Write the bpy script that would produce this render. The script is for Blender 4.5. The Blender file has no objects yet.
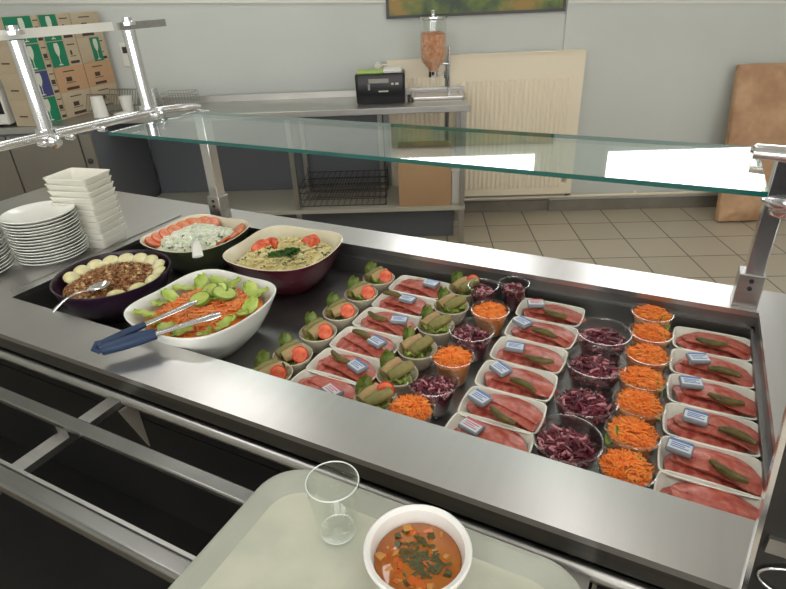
import bpy, math, random
from mathutils import Vector, Matrix, noise
PI = math.pi
SC = bpy.context.scene
COL = SC.collection
# ------------------------------------------------------------------ camera
cam_d = bpy.data.cameras.new('camera'); cam = bpy.data.objects.new('camera', cam_d); COL.objects.link(cam)
cam_d.sensor_width = 36.0; cam_d.lens = 560.138 * 36.0 / 786.0; cam_d.clip_start = 0.02
_r = Vector((0.893, 0.449, -0.041)); _u = Vector((-0.181, 0.442, 0.879)); _f = Vector((-0.412, 0.777, -0.476))
_f.normalize(); _r = (_r - _f * _r.dot(_f)).normalized(); _u = _r.cross(_f)
cam.matrix_world = Matrix(((_r.x, _u.x, -_f.x, 0), (_r.y, _u.y, -_f.y, 0), (_r.z, _u.z, -_f.z, 1.52), (0, 0, 0, 1)))
SC.camera = cam
# ------------------------------------------------------------------ exposure, world
SC.view_settings.view_transform = 'Standard'; SC.view_settings.look = 'None'
SC.view_settings.gamma = 1.0; SC.view_settings.use_curve_mapping = False
SC.view_settings.exposure = -0.02
W = bpy.data.worlds.new('world'); SC.world = W; W.use_nodes = True
W.node_tree.nodes['Background'].inputs[0].default_value = (0.75, 0.82, 0.9, 1)
W.node_tree.nodes['Background'].inputs[1].default_value = 0.15
WINDOW_EMIT = 6.0; LAMP_EMIT = 6.0; NEAR_FILL_EMIT = 5.0
# ------------------------------------------------------------------ room frame: the far wall runs at 24.78 deg to the counter
AW = math.radians(24.779); WD = Vector((math.cos(AW), math.sin(AW), 0)); WN = Vector((-math.sin(AW), math.cos(AW), 0)); DW = 4.1117
def WF(u, v, z=0.0):           # u along the far wall, v distance out from it
    return WD * u + WN * (DW - v) + Vector((0, 0, z))
# ------------------------------------------------------------------ materials
def mat(name, col, rough=0.5, metal=0.0, spec=0.5, noise_col=None, nscale=20.0, bump=0.0, bscale=60.0, emit=None, trans=0.0, ior=1.45, sss=0.0, stretch=None, cr=(0.35, 0.65), coat=0.0):
    m = bpy.data.materials.new(name); m.use_nodes = True; nt = m.node_tree; b = nt.nodes['Principled BSDF']
    b.inputs['Base Color'].default_value = (*col, 1); b.inputs['Roughness'].default_value = rough
    b.inputs['Metallic'].default_value = metal; b.inputs['Specular IOR Level'].default_value = spec
    b.inputs['IOR'].default_value = ior; b.inputs['Transmission Weight'].default_value = trans
    b.inputs['Coat Weight'].default_value = coat
    if sss: b.inputs['Subsurface Weight'].default_value = sss; b.inputs['Subsurface Scale'].default_value = 0.01
    tc = nt.nodes.new('ShaderNodeTexCoord'); mp = nt.nodes.new('ShaderNodeMapping'); nt.links.new(tc.outputs['Object'], mp.inputs[0])
    if stretch: mp.inputs['Scale'].default_value = stretch
    if noise_col:
        n = nt.nodes.new('ShaderNodeTexNoise'); n.inputs['Scale'].default_value = nscale; n.inputs['Detail'].default_value = 4
        r = nt.nodes.new('ShaderNodeValToRGB'); r.color_ramp.elements[0].position = cr[0]; r.color_ramp.elements[1].position = cr[1]
        r.color_ramp.elements[0].color = (*col, 1); r.color_ramp.elements[1].color = (*noise_col, 1)
        nt.links.new(mp.outputs[0], n.inputs['Vector']); nt.links.new(n.outputs['Fac'], r.inputs[0]); nt.links.new(r.outputs[0], b.inputs['Base Color'])
    if bump:
        n2 = nt.nodes.new('ShaderNodeTexNoise'); n2.inputs['Scale'].default_value = bscale; n2.inputs['Detail'].default_value = 3
        bp = nt.nodes.new('ShaderNodeBump'); bp.inputs['Strength'].default_value = bump; bp.inputs['Distance'].default_value = 0.002
        nt.links.new(mp.outputs[0], n2.inputs['Vector']); nt.links.new(n2.outputs['Fac'], bp.inputs['Height']); nt.links.new(bp.outputs[0], b.inputs['Normal'])
    if emit:
        b.inputs['Emission Color'].default_value = (*emit[0], 1); b.inputs['Emission Strength'].default_value = emit[1]
    return m
def thin_glass(name, tint, ior=1.45, rough=0.02, gloss=(1, 1, 1)):
    m = bpy.data.materials.new(name); m.use_nodes = True; nt = m.node_tree; nt.nodes.clear()
    o = nt.nodes.new('ShaderNodeOutputMaterial'); t = nt.nodes.new('ShaderNodeBsdfTransparent'); g = nt.nodes.new('ShaderNodeBsdfGlossy')
    x = nt.nodes.new('ShaderNodeMixShader'); ge = nt.nodes.new('ShaderNodeNewGeometry'); dt = nt.nodes.new('ShaderNodeVectorMath'); dt.operation = 'DOT_PRODUCT'
    nt.links.new(ge.outputs['Normal'], dt.inputs[0]); nt.links.new(ge.outputs['Incoming'], dt.inputs[1])
    def mth(op, a, b=None):
        n = nt.nodes.new('ShaderNodeMath'); n.operation = op
        for i_, v_ in enumerate((a, b)):
            if v_ is None: continue
            if isinstance(v_, (int, float)): n.inputs[i_].default_value = v_
            else: nt.links.new(v_, n.inputs[i_])
        return n.outputs[0]
    f0 = ((ior - 1) / (ior + 1)) ** 2
    f = mth('ADD', mth('MULTIPLY', mth('POWER', mth('SUBTRACT', 1.0, mth('ABSOLUTE', dt.outputs['Value'])), 5.0), 1 - f0), f0)
    t.inputs[0].default_value = (*tint, 1); g.inputs['Roughness'].default_value = rough; g.inputs[0].default_value = (*gloss, 1)
    nt.links.new(f, x.inputs[0]); nt.links.new(t.outputs[0], x.inputs[1]); nt.links.new(g.outputs[0], x.inputs[2]); nt.links.new(x.outputs[0], o.inputs[0])
    return m
def rgb(r, g, b):
    f = lambda c: (c / 255 / 12.92) if c / 255 <= 0.04045 else ((c / 255 + 0.055) / 1.055) ** 2.4
    return (f(r), f(g), f(b))
M = {}
M['wall'] = mat('painted_wall', rgb(206, 209, 204), 0.85, noise_col=rgb(201, 205, 200), nscale=1.5, bump=0.1, bscale=150)
M['ceil'] = mat('ceiling_paint', rgb(225, 226, 222), 0.9)
M['white_trim'] = mat('white_trim', rgb(222, 222, 214), 0.5)
M['skirt'] = mat('skirting_tile', rgb(135, 128, 118), 0.5, noise_col=rgb(122, 115, 105), nscale=6)
M['pane'] = mat('window_daylight', (0.9, 0.95, 1), 0.4, emit=((0.98, 0.98, 0.98), WINDOW_EMIT))
M['pane_near'] = mat('window_daylight_near', (0.9, 0.95, 1), 0.4, emit=((1.0, 0.985, 0.97), NEAR_FILL_EMIT))  # glow of the added panes behind the camera
M['lamp'] = mat('lamp_diffuser', (0.9, 0.9, 0.9), 0.4, emit=((1.0, 0.98, 0.95), LAMP_EMIT))
M['steel'] = mat('brushed_steel', (0.62, 0.605, 0.595), 0.30, 1.0, stretch=(14, 1, 1), noise_col=(0.60, 0.585, 0.575), nscale=4)
M['steel_side'] = mat('satin_steel', (0.50, 0.49, 0.47), 0.35, 1.0, noise_col=(0.44, 0.43, 0.42), nscale=6, stretch=(1, 12, 12))
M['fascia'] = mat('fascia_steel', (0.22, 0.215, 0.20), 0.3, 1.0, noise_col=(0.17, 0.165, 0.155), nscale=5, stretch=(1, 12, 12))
M['well'] = mat('well_steel', (0.30, 0.295, 0.29), 0.42, 1.0, noise_col=(0.24, 0.235, 0.23), nscale=7)
M['chrome'] = mat('chrome', (0.78, 0.78, 0.80), 0.16, 1.0)
M['smoked'] = mat('smoked_sheet', (0.03, 0.028, 0.026), 0.3, 0.3)
M['pipe'] = mat('rail_steel', (0.34, 0.34, 0.33), 0.26, 1.0, noise_col=(0.28, 0.28, 0.275), nscale=9)
M['black'] = mat('black_panel', (0.006, 0.006, 0.006), 0.5, spec=0.25, noise_col=(0.010, 0.009, 0.008), nscale=5)
M['dark'] = mat('dark_metal', (0.05, 0.048, 0.046), 0.35, 0.4)
M['table_steel'] = mat('table_steel', (0.50, 0.49, 0.46), 0.38, 1.0, noise_col=(0.45, 0.44, 0.42), nscale=5)
M['fridge_side'] = mat('grey_laminate', rgb(104, 107, 113), 0.5)
M['cab_door'] = mat('taupe_door', rgb(122, 116, 106), 0.45, noise_col=rgb(114, 108, 99), nscale=2)
M['shelf'] = mat('pale_shelf', rgb(186, 182, 168), 0.5)
M['glass_top'] = thin_glass('guard_glass', (0.90, 0.96, 0.945), 1.5, 0.015)
M['glass_edge'] = mat('green_glass_edge', (0.01, 0.10, 0.085), 0.15, spec=0.8)
M['clear'] = thin_glass('clear_plastic', (0.95, 0.96, 0.95), 1.75, 0.10)
M['clear_glass'] = thin_glass('drinking_glass_clear', (0.975, 0.985, 0.975), 1.6, 0.03)
M['glass_rim'] = mat('glass_rim_bright', (0.72, 0.76, 0.72), 0.12, spec=1.0)  # opaque pale colour painting the glint of the glass edge
M['porcelain'] = mat('white_porcelain', rgb(232, 233, 226), 0.18, spec=0.6)
M['dish'] = mat('white_dish', rgb(232, 230, 218), 0.25)
M['radiator'] = mat('cream_enamel', rgb(238, 226, 202), 0.4)
M['tray_rim'] = mat('tray_border', rgb(164, 166, 154), 0.4, noise_col=rgb(157, 159, 147), nscale=14)  # same tray, darkened: shade of the sloping rim put into the colour
M['tray'] = mat('tray_laminate', rgb(174, 176, 160), 0.5, noise_col=rgb(188, 188, 170), nscale=14, bump=0.1, bscale=200)  # lighter copy of the tray colour for its lit floor
M['cardboard'] = mat('cardboard', rgb(186, 152, 116), 0.8, noise_col=rgb(178, 143, 108), nscale=3)
M['paper'] = mat('kraft_paper', rgb(206, 168, 132), 0.7, noise_col=rgb(176, 136, 104), nscale=6, bump=1.0, bscale=16)
M['box_beige'] = mat('carton_beige', rgb(190, 176, 150), 0.7, noise_col=rgb(180, 162, 136), nscale=5)
M['box_tan'] = mat('carton_tan', rgb(190, 152, 116), 0.7)
M['box_green'] = mat('carton_green', rgb(20, 122, 88), 0.6)
M['box_blue'] = mat('carton_blue', rgb(62, 68, 118), 0.6)
M['print_white'] = mat('print_white', rgb(206, 208, 190), 0.6)
M['print_dark'] = mat('print_dark', rgb(70, 55, 45), 0.6)
M['plastic_black'] = mat('black_plastic', (0.01, 0.01, 0.012), 0.3)
M['plastic_white'] = mat('white_plastic', rgb(225, 224, 216), 0.35)
M['lime'] = mat('lime_card', rgb(160, 190, 90), 0.5)
M['cereal'] = mat('cereal_flakes', rgb(222, 142, 104), 0.7, noise_col=rgb(246, 196, 158), nscale=60)
M['maroon'] = mat('maroon_glaze', (0.075, 0.006, 0.016), 0.22, coat=0.3)
M['purple'] = mat('purple_glaze', (0.022, 0.008, 0.022), 0.28)
M['olive'] = mat('olive_glaze', (0.045, 0.055, 0.022), 0.3)
M['cream'] = mat('cream_glaze', rgb(225, 215, 190), 0.25)
M['carrot'] = mat('grated_carrot', rgb(240, 118, 30), 0.42, noise_col=rgb(250, 156, 70), nscale=60)
M['carrot2'] = mat('carrot_salad', rgb(240, 164, 104), 0.45, noise_col=rgb(232, 134, 78), nscale=25)
M['cabbage'] = mat('red_cabbage', (0.065, 0.008, 0.016), 0.3, noise_col=(0.22, 0.045, 0.065), nscale=30)
M['cabbage_rib'] = mat('cabbage_rib', rgb(196, 130, 138), 0.35)
M['ham'] = mat('ham_pink', rgb(164, 68, 56), 0.32, noise_col=rgb(198, 112, 94), nscale=75, bump=0.5, bscale=90, sss=0.1)
M['ham2'] = mat('ham_red', rgb(158, 56, 50), 0.32, noise_col=rgb(206, 122, 104), nscale=70, bump=0.6, bscale=120, sss=0.1)
M['gherkin'] = mat('gherkin_skin', rgb(76, 68, 28), 0.3, noise_col=rgb(112, 98, 46), nscale=60, bump=0.8, bscale=220)
M['foil'] = mat('butter_wrapper', rgb(200, 206, 212), 0.35)
M['foil_blue'] = mat('butter_print_blue', rgb(86, 120, 176), 0.35)
M['foil_grey'] = mat('butter_side', rgb(132, 138, 146), 0.4)
M['foil_red'] = mat('butter_print_red', rgb(196, 96, 100), 0.35)
M['wrap'] = mat('spinach_wrap', rgb(112, 112, 58), 0.5, noise_col=rgb(150, 136, 84), nscale=40, bump=0.5)
M['wrap_pink'] = mat('wrap_filling', rgb(158, 140, 88), 0.5, noise_col=rgb(186, 142, 112), nscale=50)
M['lettuce'] = mat('lettuce_leaf', rgb(70, 98, 34), 0.4, noise_col=rgb(136, 150, 76), nscale=22, sss=0.1)
M['lettuce_lt'] = mat('lettuce_light', rgb(158, 186, 72), 0.4, noise_col=rgb(196, 210, 120), nscale=22, sss=0.1)
M['tomato'] = mat('tomato_flesh', rgb(206, 66, 32), 0.25, noise_col=rgb(230, 122, 76), nscale=70, sss=0.1)
M['tomato_pale'] = mat('tomato_pale', rgb(216, 116, 84), 0.3, noise_col=rgb(232, 160, 124), nscale=45, sss=0.1)
M['tomato_skin'] = mat('tomato_skin', rgb(200, 40, 24), 0.2)
M['cuke'] = mat('cucumber_flesh', rgb(190, 202, 110), 0.35, noise_col=rgb(168, 186, 84), nscale=40, sss=0.1)
M['cuke_skin'] = mat('cucumber_skin', rgb(104, 132, 44), 0.35)
M['egg'] = mat('boiled_egg', rgb(232, 226, 190), 0.35, noise_col=rgb(206, 198, 130), nscale=34, sss=0.1)
M['lentil'] = mat('toasted_grain', rgb(128, 82, 46), 0.55, noise_col=rgb(178, 128, 84), nscale=70)
M['lentil2'] = mat('grain_pale', rgb(206, 176, 124), 0.5)
M['pasta'] = mat('pasta_yellow', rgb(238, 226, 176), 0.4, noise_col=rgb(226, 208, 146), nscale=30, sss=0.1)
M['basil'] = mat('basil_green', rgb(44, 82, 34), 0.4, noise_col=rgb(72, 110, 48), nscale=40)
M['cheese'] = mat('crumbled_cheese', rgb(238, 238, 224), 0.45, noise_col=rgb(222, 226, 200), nscale=40, sss=0.1)
M['herb'] = mat('herb_flecks', rgb(78, 96, 62), 0.6)
M['broth'] = mat('soup_broth', rgb(176, 104, 30), 0.08, noise_col=rgb(160, 82, 24), nscale=26, coat=0.5)
M['soup_carrot'] = mat('soup_carrot', rgb(196, 96, 36), 0.25)
M['soup_green'] = mat('soup_greens', rgb(78, 74, 34), 0.3)
M['soup_pale'] = mat('soup_potato', rgb(196, 138, 66), 0.3)
M['blue_grip'] = mat('blue_grip', rgb(28, 50, 82), 0.45)
M['bowl_plastic'] = mat('bowl_plastic', rgb(232, 230, 226), 0.35, sss=0.1)
M['valve'] = mat('valve_white', rgb(226, 222, 212), 0.4)
M['wire'] = mat('wire_grey', rgb(150, 146, 138), 0.35, 0.8)
M['rack_dark'] = mat('rack_dark', rgb(74, 68, 62), 0.5, 0.4)
def tile_mat():
    m = bpy.data.materials.new('floor_tiles'); m.use_nodes = True; nt = m.node_tree; b = nt.nodes['Principled BSDF']
    tc = nt.nodes.new('ShaderNodeTexCoord'); mp = nt.nodes.new('ShaderNodeMapping'); br = nt.nodes.new('ShaderNodeTexBrick')
    mp.inputs['Location'].default_value = (0.10, 0.0, 0); br.offset = 0.0; br.inputs['Scale'].default_value = 1.0
    br.inputs['Brick Width'].default_value = 0.295; br.inputs['Row Height'].default_value = 0.295; br.inputs['Mortar Size'].default_value = 0.0045
    br.inputs['Color1'].default_value = (*rgb(184, 172, 152), 1); br.inputs['Color2'].default_value = (*rgb(177, 166, 146), 1); br.inputs['Mortar'].default_value = (*rgb(98, 90, 78), 1)
    nt.links.new(tc.outputs['Object'], mp.inputs[0]); nt.links.new(mp.outputs[0], br.inputs[0]); nt.links.new(br.outputs[0], b.inputs['Base Color'])
    b.inputs['Roughness'].default_value = 0.4
    return m
M['tiles'] = tile_mat()
def picture_mat():
    m = bpy.data.materials.new('landscape_print'); m.use_nodes = True; nt = m.node_tree; b = nt.nodes['Principled BSDF']
    tc = nt.nodes.new('ShaderNodeTexCoord'); n = nt.nodes.new('ShaderNodeTexNoise'); n.inputs['Scale'].default_value = 5.0; n.inputs['Detail'].default_value = 3
    r = nt.nodes.new('ShaderNodeValToRGB'); e = r.color_ramp.elements
    e[0].position = 0.38; e[0].color = (*rgb(44, 62, 36), 1); e[1].position = 0.62; e[1].color = (*rgb(150, 120, 50), 1)
    x = e.new(0.5); x.color = (*rgb(92, 112, 40), 1)
    nt.links.new(tc.outputs['Object'], n.inputs['Vector']); nt.links.new(n.outputs['Fac'], r.inputs[0]); nt.links.new(r.outputs[0], b.inputs['Base Color'])
    b.inputs['Roughness'].default_value = 0.4
    return m
M['picture'] = picture_mat()
# ------------------------------------------------------------------ mesh helpers
class MB:
    def __init__(s): s.v = []; s.f = []; s.m = []; s.sm = []
    def add(s, vs, fs, mi=0, smooth=False):
        o = len(s.v); s.v += [tuple(v) for v in vs]
        for f in fs: s.f.append(tuple(i + o for i in f)); s.m.append(mi); s.sm.append(smooth)
        return s
    def box(s, x0, x1, y0, y1, z0, z1, mi=0):
        vs = [(x0, y0, z0), (x1, y0, z0), (x1, y1, z0), (x0, y1, z0), (x0, y0, z1), (x1, y0, z1), (x1, y1, z1), (x0, y1, z1)]
        return s.add(vs, [(0, 3, 2, 1), (4, 5, 6, 7), (0, 1, 5, 4), (1, 2, 6, 5), (2, 3, 7, 6), (3, 0, 4, 7)], mi)
    def loft(s, loops, mi=0, smooth=True, cap0=True, cap1=True, ring=True):
        n = len(loops[0]); vs = [p for l in loops for p in l]; fs = []
        for k in range(len(loops) - 1):
            for i in range(n if ring else n - 1):
                j = (i + 1) % n; fs.append((k * n + i, k * n + j, (k + 1) * n + j, (k + 1) * n + i))
        if cap0: fs.append(tuple(reversed(range(n))))
        if cap1: fs.append(tuple((len(loops) - 1) * n + i for i in range(n)))
        return s.add(vs, fs, mi, smooth)
    def tube(s, pts, r, n=10, mi=0, smooth=True, flat=1.0):
        pts = [Vector(p) for p in pts]; loops = []; up = None
        for i, p in enumerate(pts):
            t = (pts[min(i + 1, len(pts) - 1)] - pts[max(i - 1, 0)]).normalized()
            if up is None: up = Vector((0, 0, 1)) if abs(t.z) < 0.9 else Vector((1, 0, 0))
            a = t.cross(up)
            a = a.normalized() if a.length > 1e-5 else Vector((1, 0, 0))
            b = a.cross(t).normalized(); up = b
            rr = r[i] if isinstance(r, (list, tuple)) else r
            loops.append([p + a * math.cos(q * 2 * PI / n) * rr + b * math.sin(q * 2 * PI / n) * rr * flat for q in range(n)])
        return s.loft(loops, mi, smooth)
    def lathe(s, prof, n=32, c=(0, 0, 0), mi=0, cap0=True, cap1=True, smooth=True):
        return s.loft([[(c[0] + r * math.cos(q * 2 * PI / n), c[1] + r * math.sin(q * 2 * PI / n), c[2] + z) for q in range(n)] for r, z in prof], mi, smooth, cap0, cap1)
    def xf(s, mtx, start=0):
        for i in range(start, len(s.v)): s.v[i] = tuple(mtx @ Vector(s.v[i]))
        return s
    def build(s, name, mats, parent=None, bevel=0, loc=None, rz=0, sharp=35):
        me = bpy.data.meshes.new(name); me.from_pydata(s.v, [], s.f)
        if not isinstance(mats, (list, tuple)): mats = [mats]
        for m in mats: me.materials.append(m)
        me.polygons.foreach_set('material_index', s.m); me.polygons.foreach_set('use_smooth', s.sm)
        me.update(); me.validate(); me.set_sharp_from_angle(angle=math.radians(48))
        o = bpy.data.objects.new(name, me); COL.objects.link(o)
        if loc is not None: o.location = loc
        o.rotation_euler.z = rz
        if parent: o.parent = parent
        if bevel:
            b = o.modifiers.new('bevel', 'BEVEL'); b.width = bevel; b.segments = 2; b.limit_method = 'ANGLE'; b.angle_limit = math.radians(40)
        return o
def tag(o, label=None, cat=None, group=None, kind=None):
    if label: o['label'] = label
    if cat: o['category'] = cat
    if group: o['group'] = group
    if kind: o['kind'] = kind
    return o
def empty(name, loc=(0, 0, 0), rz=0, **k):
    o = bpy.data.objects.new(name, None); COL.objects.link(o); o.location = loc; o.rotation_euler.z = rz; o.empty_display_size = 0.05
    return tag(o, **k)
def copy_tree(o, parent=None):
    c = o.copy(); COL.objects.link(c); c.parent = parent
    for ch in list(o.children): copy_tree(ch, c)
    return c
def copy_at(o, loc, rz=0, **k):
    c = copy_tree(o); c.location = loc; c.rotation_euler = (0, 0, rz); return tag(c, **k)
def rr(hw, hh, r, n=6, z=0, bulge=0.0):     # rounded rectangle loop
    out = []; r = min(r, hw, hh)
    for k, (sx, sy) in enumerate(((1, 1), (-1, 1), (-1, -1), (1, -1))):
        for i in range(n + 1):
            a = (k + i / n) * PI / 2; out.append([sx * (hw - r) + r * math.cos(a), sy * (hh - r) + r * math.sin(a), z])
    if bulge:   # insert mid points pushed out
        o2 = []
        L = len(out)
        for i, p in enumerate(out):
            o2.append(p); q = out[(i + 1) % L]
            if i % (n + 1) == n:
                for t in (0.2, 0.4, 0.6, 0.8):
                    m = [p[0] + (q[0] - p[0]) * t, p[1] + (q[1] - p[1]) * t, z]; b = bulge * 4 * t * (1 - t)
                    if abs(p[0] - q[0]) > abs(p[1] - q[1]): m[1] += b * (1 if m[1] > 0 else -1)
                    else: m[0] += b * (1 if m[0] > 0 else -1)
                    o2.append(m)
        out = o2
    return [tuple(p) for p in out]
def struct(o): o['kind'] = 'structure'; return o
R = random.Random(7)
# ------------------------------------------------------------------ structure
U0, U1, V1, HC = -3.6, 4.6, 7.5, 3.0
org = WF(0, 0, 0)
def wobj(mb, name, mats, u, v, z=0, parent=None, **k):   # object placed in the wall frame
    return mb.build(name, mats, parent, loc=WF(u, v, z), rz=AW, **k)
struct(wobj(MB().box(U0 - .1, U1 + .1, -V1 - .1, .1, -0.1, 0), 'floor', M['tiles'], 0, 0))
struct(wobj(MB().box(U0 - .1, U1 + .1, -V1 - .1, .1, HC, HC + .1), 'ceiling', M['ceil'], 0, 0))
struct(wobj(MB().box(U0 - .1, U0, -V1, 0, 0, HC), 'wall_left', M['wall'], 0, 0))
struct(wobj(MB().box(U1, U1 + .1, -V1, 0, 0, HC), 'wall_right', M['wall'], 0, 0))
struct(wobj(MB().box(U0, U1, -V1 - .1, -V1, 0, HC), 'wall_near', M['wall'], 0, 0))
wins = [(-0.22, 0.90), (1.36, 2.62)]; WZ0, WZ1 = 2.03, 2.72
b = MB(); b.box(U0, U1, 0, .12, 0, WZ0); b.box(U0, U1, 0, .12, WZ1, HC)
xs = [U0, wins[0][0], wins[0][1], wins[1][0], wins[1][1], U1]
for i in (0, 2, 4): b.box(xs[i], xs[i + 1], 0, .12, WZ0, WZ1)
struct(wobj(b, 'wall_far', M['wall'], 0, 0))
struct(wobj(MB().box(0.985, U1, -.018, 0, 0, WZ0 - .02), 'wall_panel', M['wall'], 0, 0)).name = 'trim_4'
for i, (a, c) in enumerate(wins):
    w = MB(); w.box(a, c, .06, .075, WZ0, WZ1)
    o = struct(wobj(w, 'window_%d' % (i + 1), M['pane'], 0, 0))
    f = MB(); t = .035
    f.box(a, c, .03, .06, WZ0, WZ0 + t); f.box(a, c, .03, .06, WZ1 - t, WZ1); f.box(a, a + t, .03, .06, WZ0 + t, WZ1 - t); f.box(c - t, c, .03, .06, WZ0 + t, WZ1 - t)
    fo = f.build('window_frame', M['white_trim'], o)
for i, (a, c) in enumerate([(-2.9, -1.0), (-.5, 1.4), (1.9, 3.8)]):  # unseen windows added behind the camera to brighten the far wall
    o = struct(wobj(MB().box(a, c, -V1, -V1 + .012, .95, 2.5), 'window_%d' % (i + 3), M['pane_near'], 0, 0))
    f = MB(); f.box(a - .05, c + .05, -V1, -V1 + .05, .90, .95); f.box(a - .05, c + .05, -V1, -V1 + .05, 2.5, 2.55); f.box(a - .05, a, -V1, -V1 + .05, .95, 2.5); f.box(c, c + .05, -V1, -V1 + .05, .95, 2.5)
    f.build('window_frame', M['white_trim'], o)
struct(wobj(MB().box(U0, U1, -.012, 0, 0, .085).box(.985, U1, -.03, -.012, 0, .085), 'baseboard_far', M['skirt'], 0, 0))
def trunk(u0, z0, u1, z1, v, nm):
    m_ = MB(); h_ = .006
    m_.add([(u0, -v - .008, z0 - h_), (u1, -v - .008, z1 - h_), (u1, -v, z1 - h_), (u0, -v, z0 - h_), (u0, -v - .008, z0 + h_), (u1, -v - .008, z1 + h_), (u1, -v, z1 + h_), (u0, -v, z0 + h_)], [(0, 3, 2, 1), (4, 5, 6, 7), (0, 1, 5, 4), (1, 2, 6, 5), (2, 3, 7, 6), (3, 0, 4, 7)])
    struct(wobj(m_, nm, M['white_trim'], 0, 0))
trunk(U0, 1.592, -.186, 1.460, .0, 'trim_1')
trunk(.99, 1.412, 4.5, 1.268, .018, 'trim_2')
p = MB(); p.tube([(.33, -.055, .125), (4.5, -.055, .125)], .011); p.box(1.6, 1.62, -.05, -.018, .11, .14); p.box(3.2, 3.22, -.05, -.018, .11, .14)
tag(wobj(p, 'heating_pipe', M['radiator'], 0, 0), 'thin cream heating pipe running along the wall above the skirting', 'pipe')
# ceiling lamps (reflected in the steel and the glass)
def lamp(u, v, lu, lv, label):
    e = empty('ceiling_lamp', WF(u, v, HC), AW, label=label, cat='ceiling lamp', group='ceiling lamps')
    f = MB(); f.box(-lu, lu, -lv, lv, -.055, 0)
    f.build('housing', M['white_trim'], e); MB().box(-lu + .03, lu - .03, -lv + .03, lv - .03, -.066, -.0555).build('diffuser', M['lamp'], e)
lamp(-1.45, .75, .5, .3, 'wide ceiling lamp near the far wall over the side table')
lamp(.78, 1.9, .09, .62, 'narrow ceiling lamp pointing at the far wall')
lamp(-1.6, 2.9, .3, .6, 'ceiling lamp over the left of the counter')
lamp(.6, 4.3, .6, .3, 'ceiling lamp over the right of the counter')
lamp(-1.3, 5.6, .6, .3, 'ceiling lamp behind the serving line at left')
lamp(2.6, 3.2, .3, .6, 'ceiling lamp over the right side of the room')
# ------------------------------------------------------------------ serving counter
ZT = 0.90
X0, X1, Y0, Y1 = -2.2, 0.95, 0.526, 1.345
WX0, WX1, WY0, WY1, WZ = -1.395, 0.207, 0.643, 1.231, 0.82
ct = empty('serving_counter', (-.6, .93, 0), label='long stainless steel salad counter with a sunken display well', cat='counter')
def cpart(mb, name, m, **k):
    mb.xf(Matrix.Translation((.6, -.93, 0))); return mb.build(name, m, ct, **k)
t = MB(); th = .012
t.box(X0, X1, Y0, WY0, ZT - th, ZT); t.box(X0, X1, WY1, Y1, ZT - th, ZT); t.box(X0, WX0, WY0, WY1, ZT - th, ZT); t.box(WX1, X1, WY0, WY1, ZT - th, ZT)
t.v = [(x, y, z) for x, y, z in t.v]
cpart(t, 'countertop', M['steel'])
s = MB()
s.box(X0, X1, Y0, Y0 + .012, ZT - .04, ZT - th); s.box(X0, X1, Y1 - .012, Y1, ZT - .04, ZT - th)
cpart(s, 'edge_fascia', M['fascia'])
s = MB(); s.tube([(X0, Y0 - .001, ZT - .060), (X1, Y0 - .001, ZT - .060)], .011, 14); cpart(s, 'lower_rail', M['steel_side'])
s = MB(); s.box(X0, X1, Y0 + .012, Y1 - .02, .08, WZ - .035); s.box(X0, X1, Y0 + .014, Y0 + .02, WZ - .035, ZT - .04); s.box(X0, X1, Y1 - .03, Y1 - .02, WZ - .035, ZT - .04)
cpart(s, 'body', M['black'])
s = MB(); s.box(X0 + .05, X1 - .05, Y0 + .08, Y1 - .06, 0, .08); cpart(s, 'plinth', M['dark'])
s = MB(); s.box(X0, X1, .10, Y0 + .011, .02, .50); cpart(s, 'lower_housing', M['black'])
s = MB(); i = .004
s.box(WX0 - .01, WX1 + .01, WY0 - .01, WY1 + .01, WZ - .01, WZ)
s.box(WX0 - .01, WX0, WY0 - .01, WY1 + .01, WZ, ZT - th); s.box(WX1, WX1 + .01, WY0 - .01, WY1 + .01, WZ, ZT - th)
s.box(WX0, WX1, WY0 - .01, WY0, WZ, ZT - th); s.box(WX0, WX1, WY1, WY1 + .01, WZ, ZT - th)
s.box(WX0, WX1, WY1 - .010, WY1, WZ, WZ + .045)
s.box(WX1 - .008, WX1, WY0, WY1, WZ, WZ + .045)
cpart(s, 'display_well', M['well'])
s = MB(); s.box(WX0 - .035, WX0 - .03, WY0 + .02, WY1, ZT, ZT + .003); cpart(s, 'seam_ridge', M['steel_side'])
s = MB(); s.add([(-1.51, .60, ZT), (-1.44, .60, ZT), (-1.51, .60, ZT + .09), (-1.51, .606, ZT), (-1.44, .606, ZT), (-1.51, .606, ZT + .09)], [(0, 1, 2), (5, 4, 3), (0, 3, 4, 1), (1, 4, 5, 2), (2, 5, 3, 0)])
s.box(-1.52, -1.51, .56, .63, ZT, ZT + .11); cpart(s, 'gusset_plate', M['steel_side'])
# dark end panel with bright edge
ep = empty('end_panel', (.44, .508, 0), label='dark upright end panel with a bright steel edge at the right end of the counter', cat='panel')
PX0b, PX0t = .158, .118
def epb(): return MB()
e = epb(); ox, oy = -.44, -.508
z0, z1 = .72, 1.26
xa = PX0b + ox + .008; xb = PX0t + ox + .008
e.add([(xa, -.006, z0), (.3, -.006, z0), (.3, -.006, z1), (xb, -.006, z1), (xa, .003, z0), (.3, .003, z0), (.3, .003, z1), (xb, .003, z1)], [(0, 1, 2, 3), (7, 6, 5, 4), (0, 4, 5, 1), (1, 5, 6, 2), (2, 6, 7, 3), (3, 7, 4, 0)])
e.build('smoked_sheet', M['smoked'], ep)
e = MB(); e.add([(xa - .005, -.007, z0), (xa, -.007, z0), (xb, -.007, z1), (xb - .005, -.007, z1), (xa - .005, .004, z0), (xa, .004, z0), (xb, .004, z1), (xb - .005, .004, z1)], [(0, 1, 2, 3), (7, 6, 5, 4), (0, 4, 5, 1), (1, 5, 6, 2), (2, 6, 7, 3), (3, 7, 4, 0)])
e.build('edge_strip', M['chrome'], ep)
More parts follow.
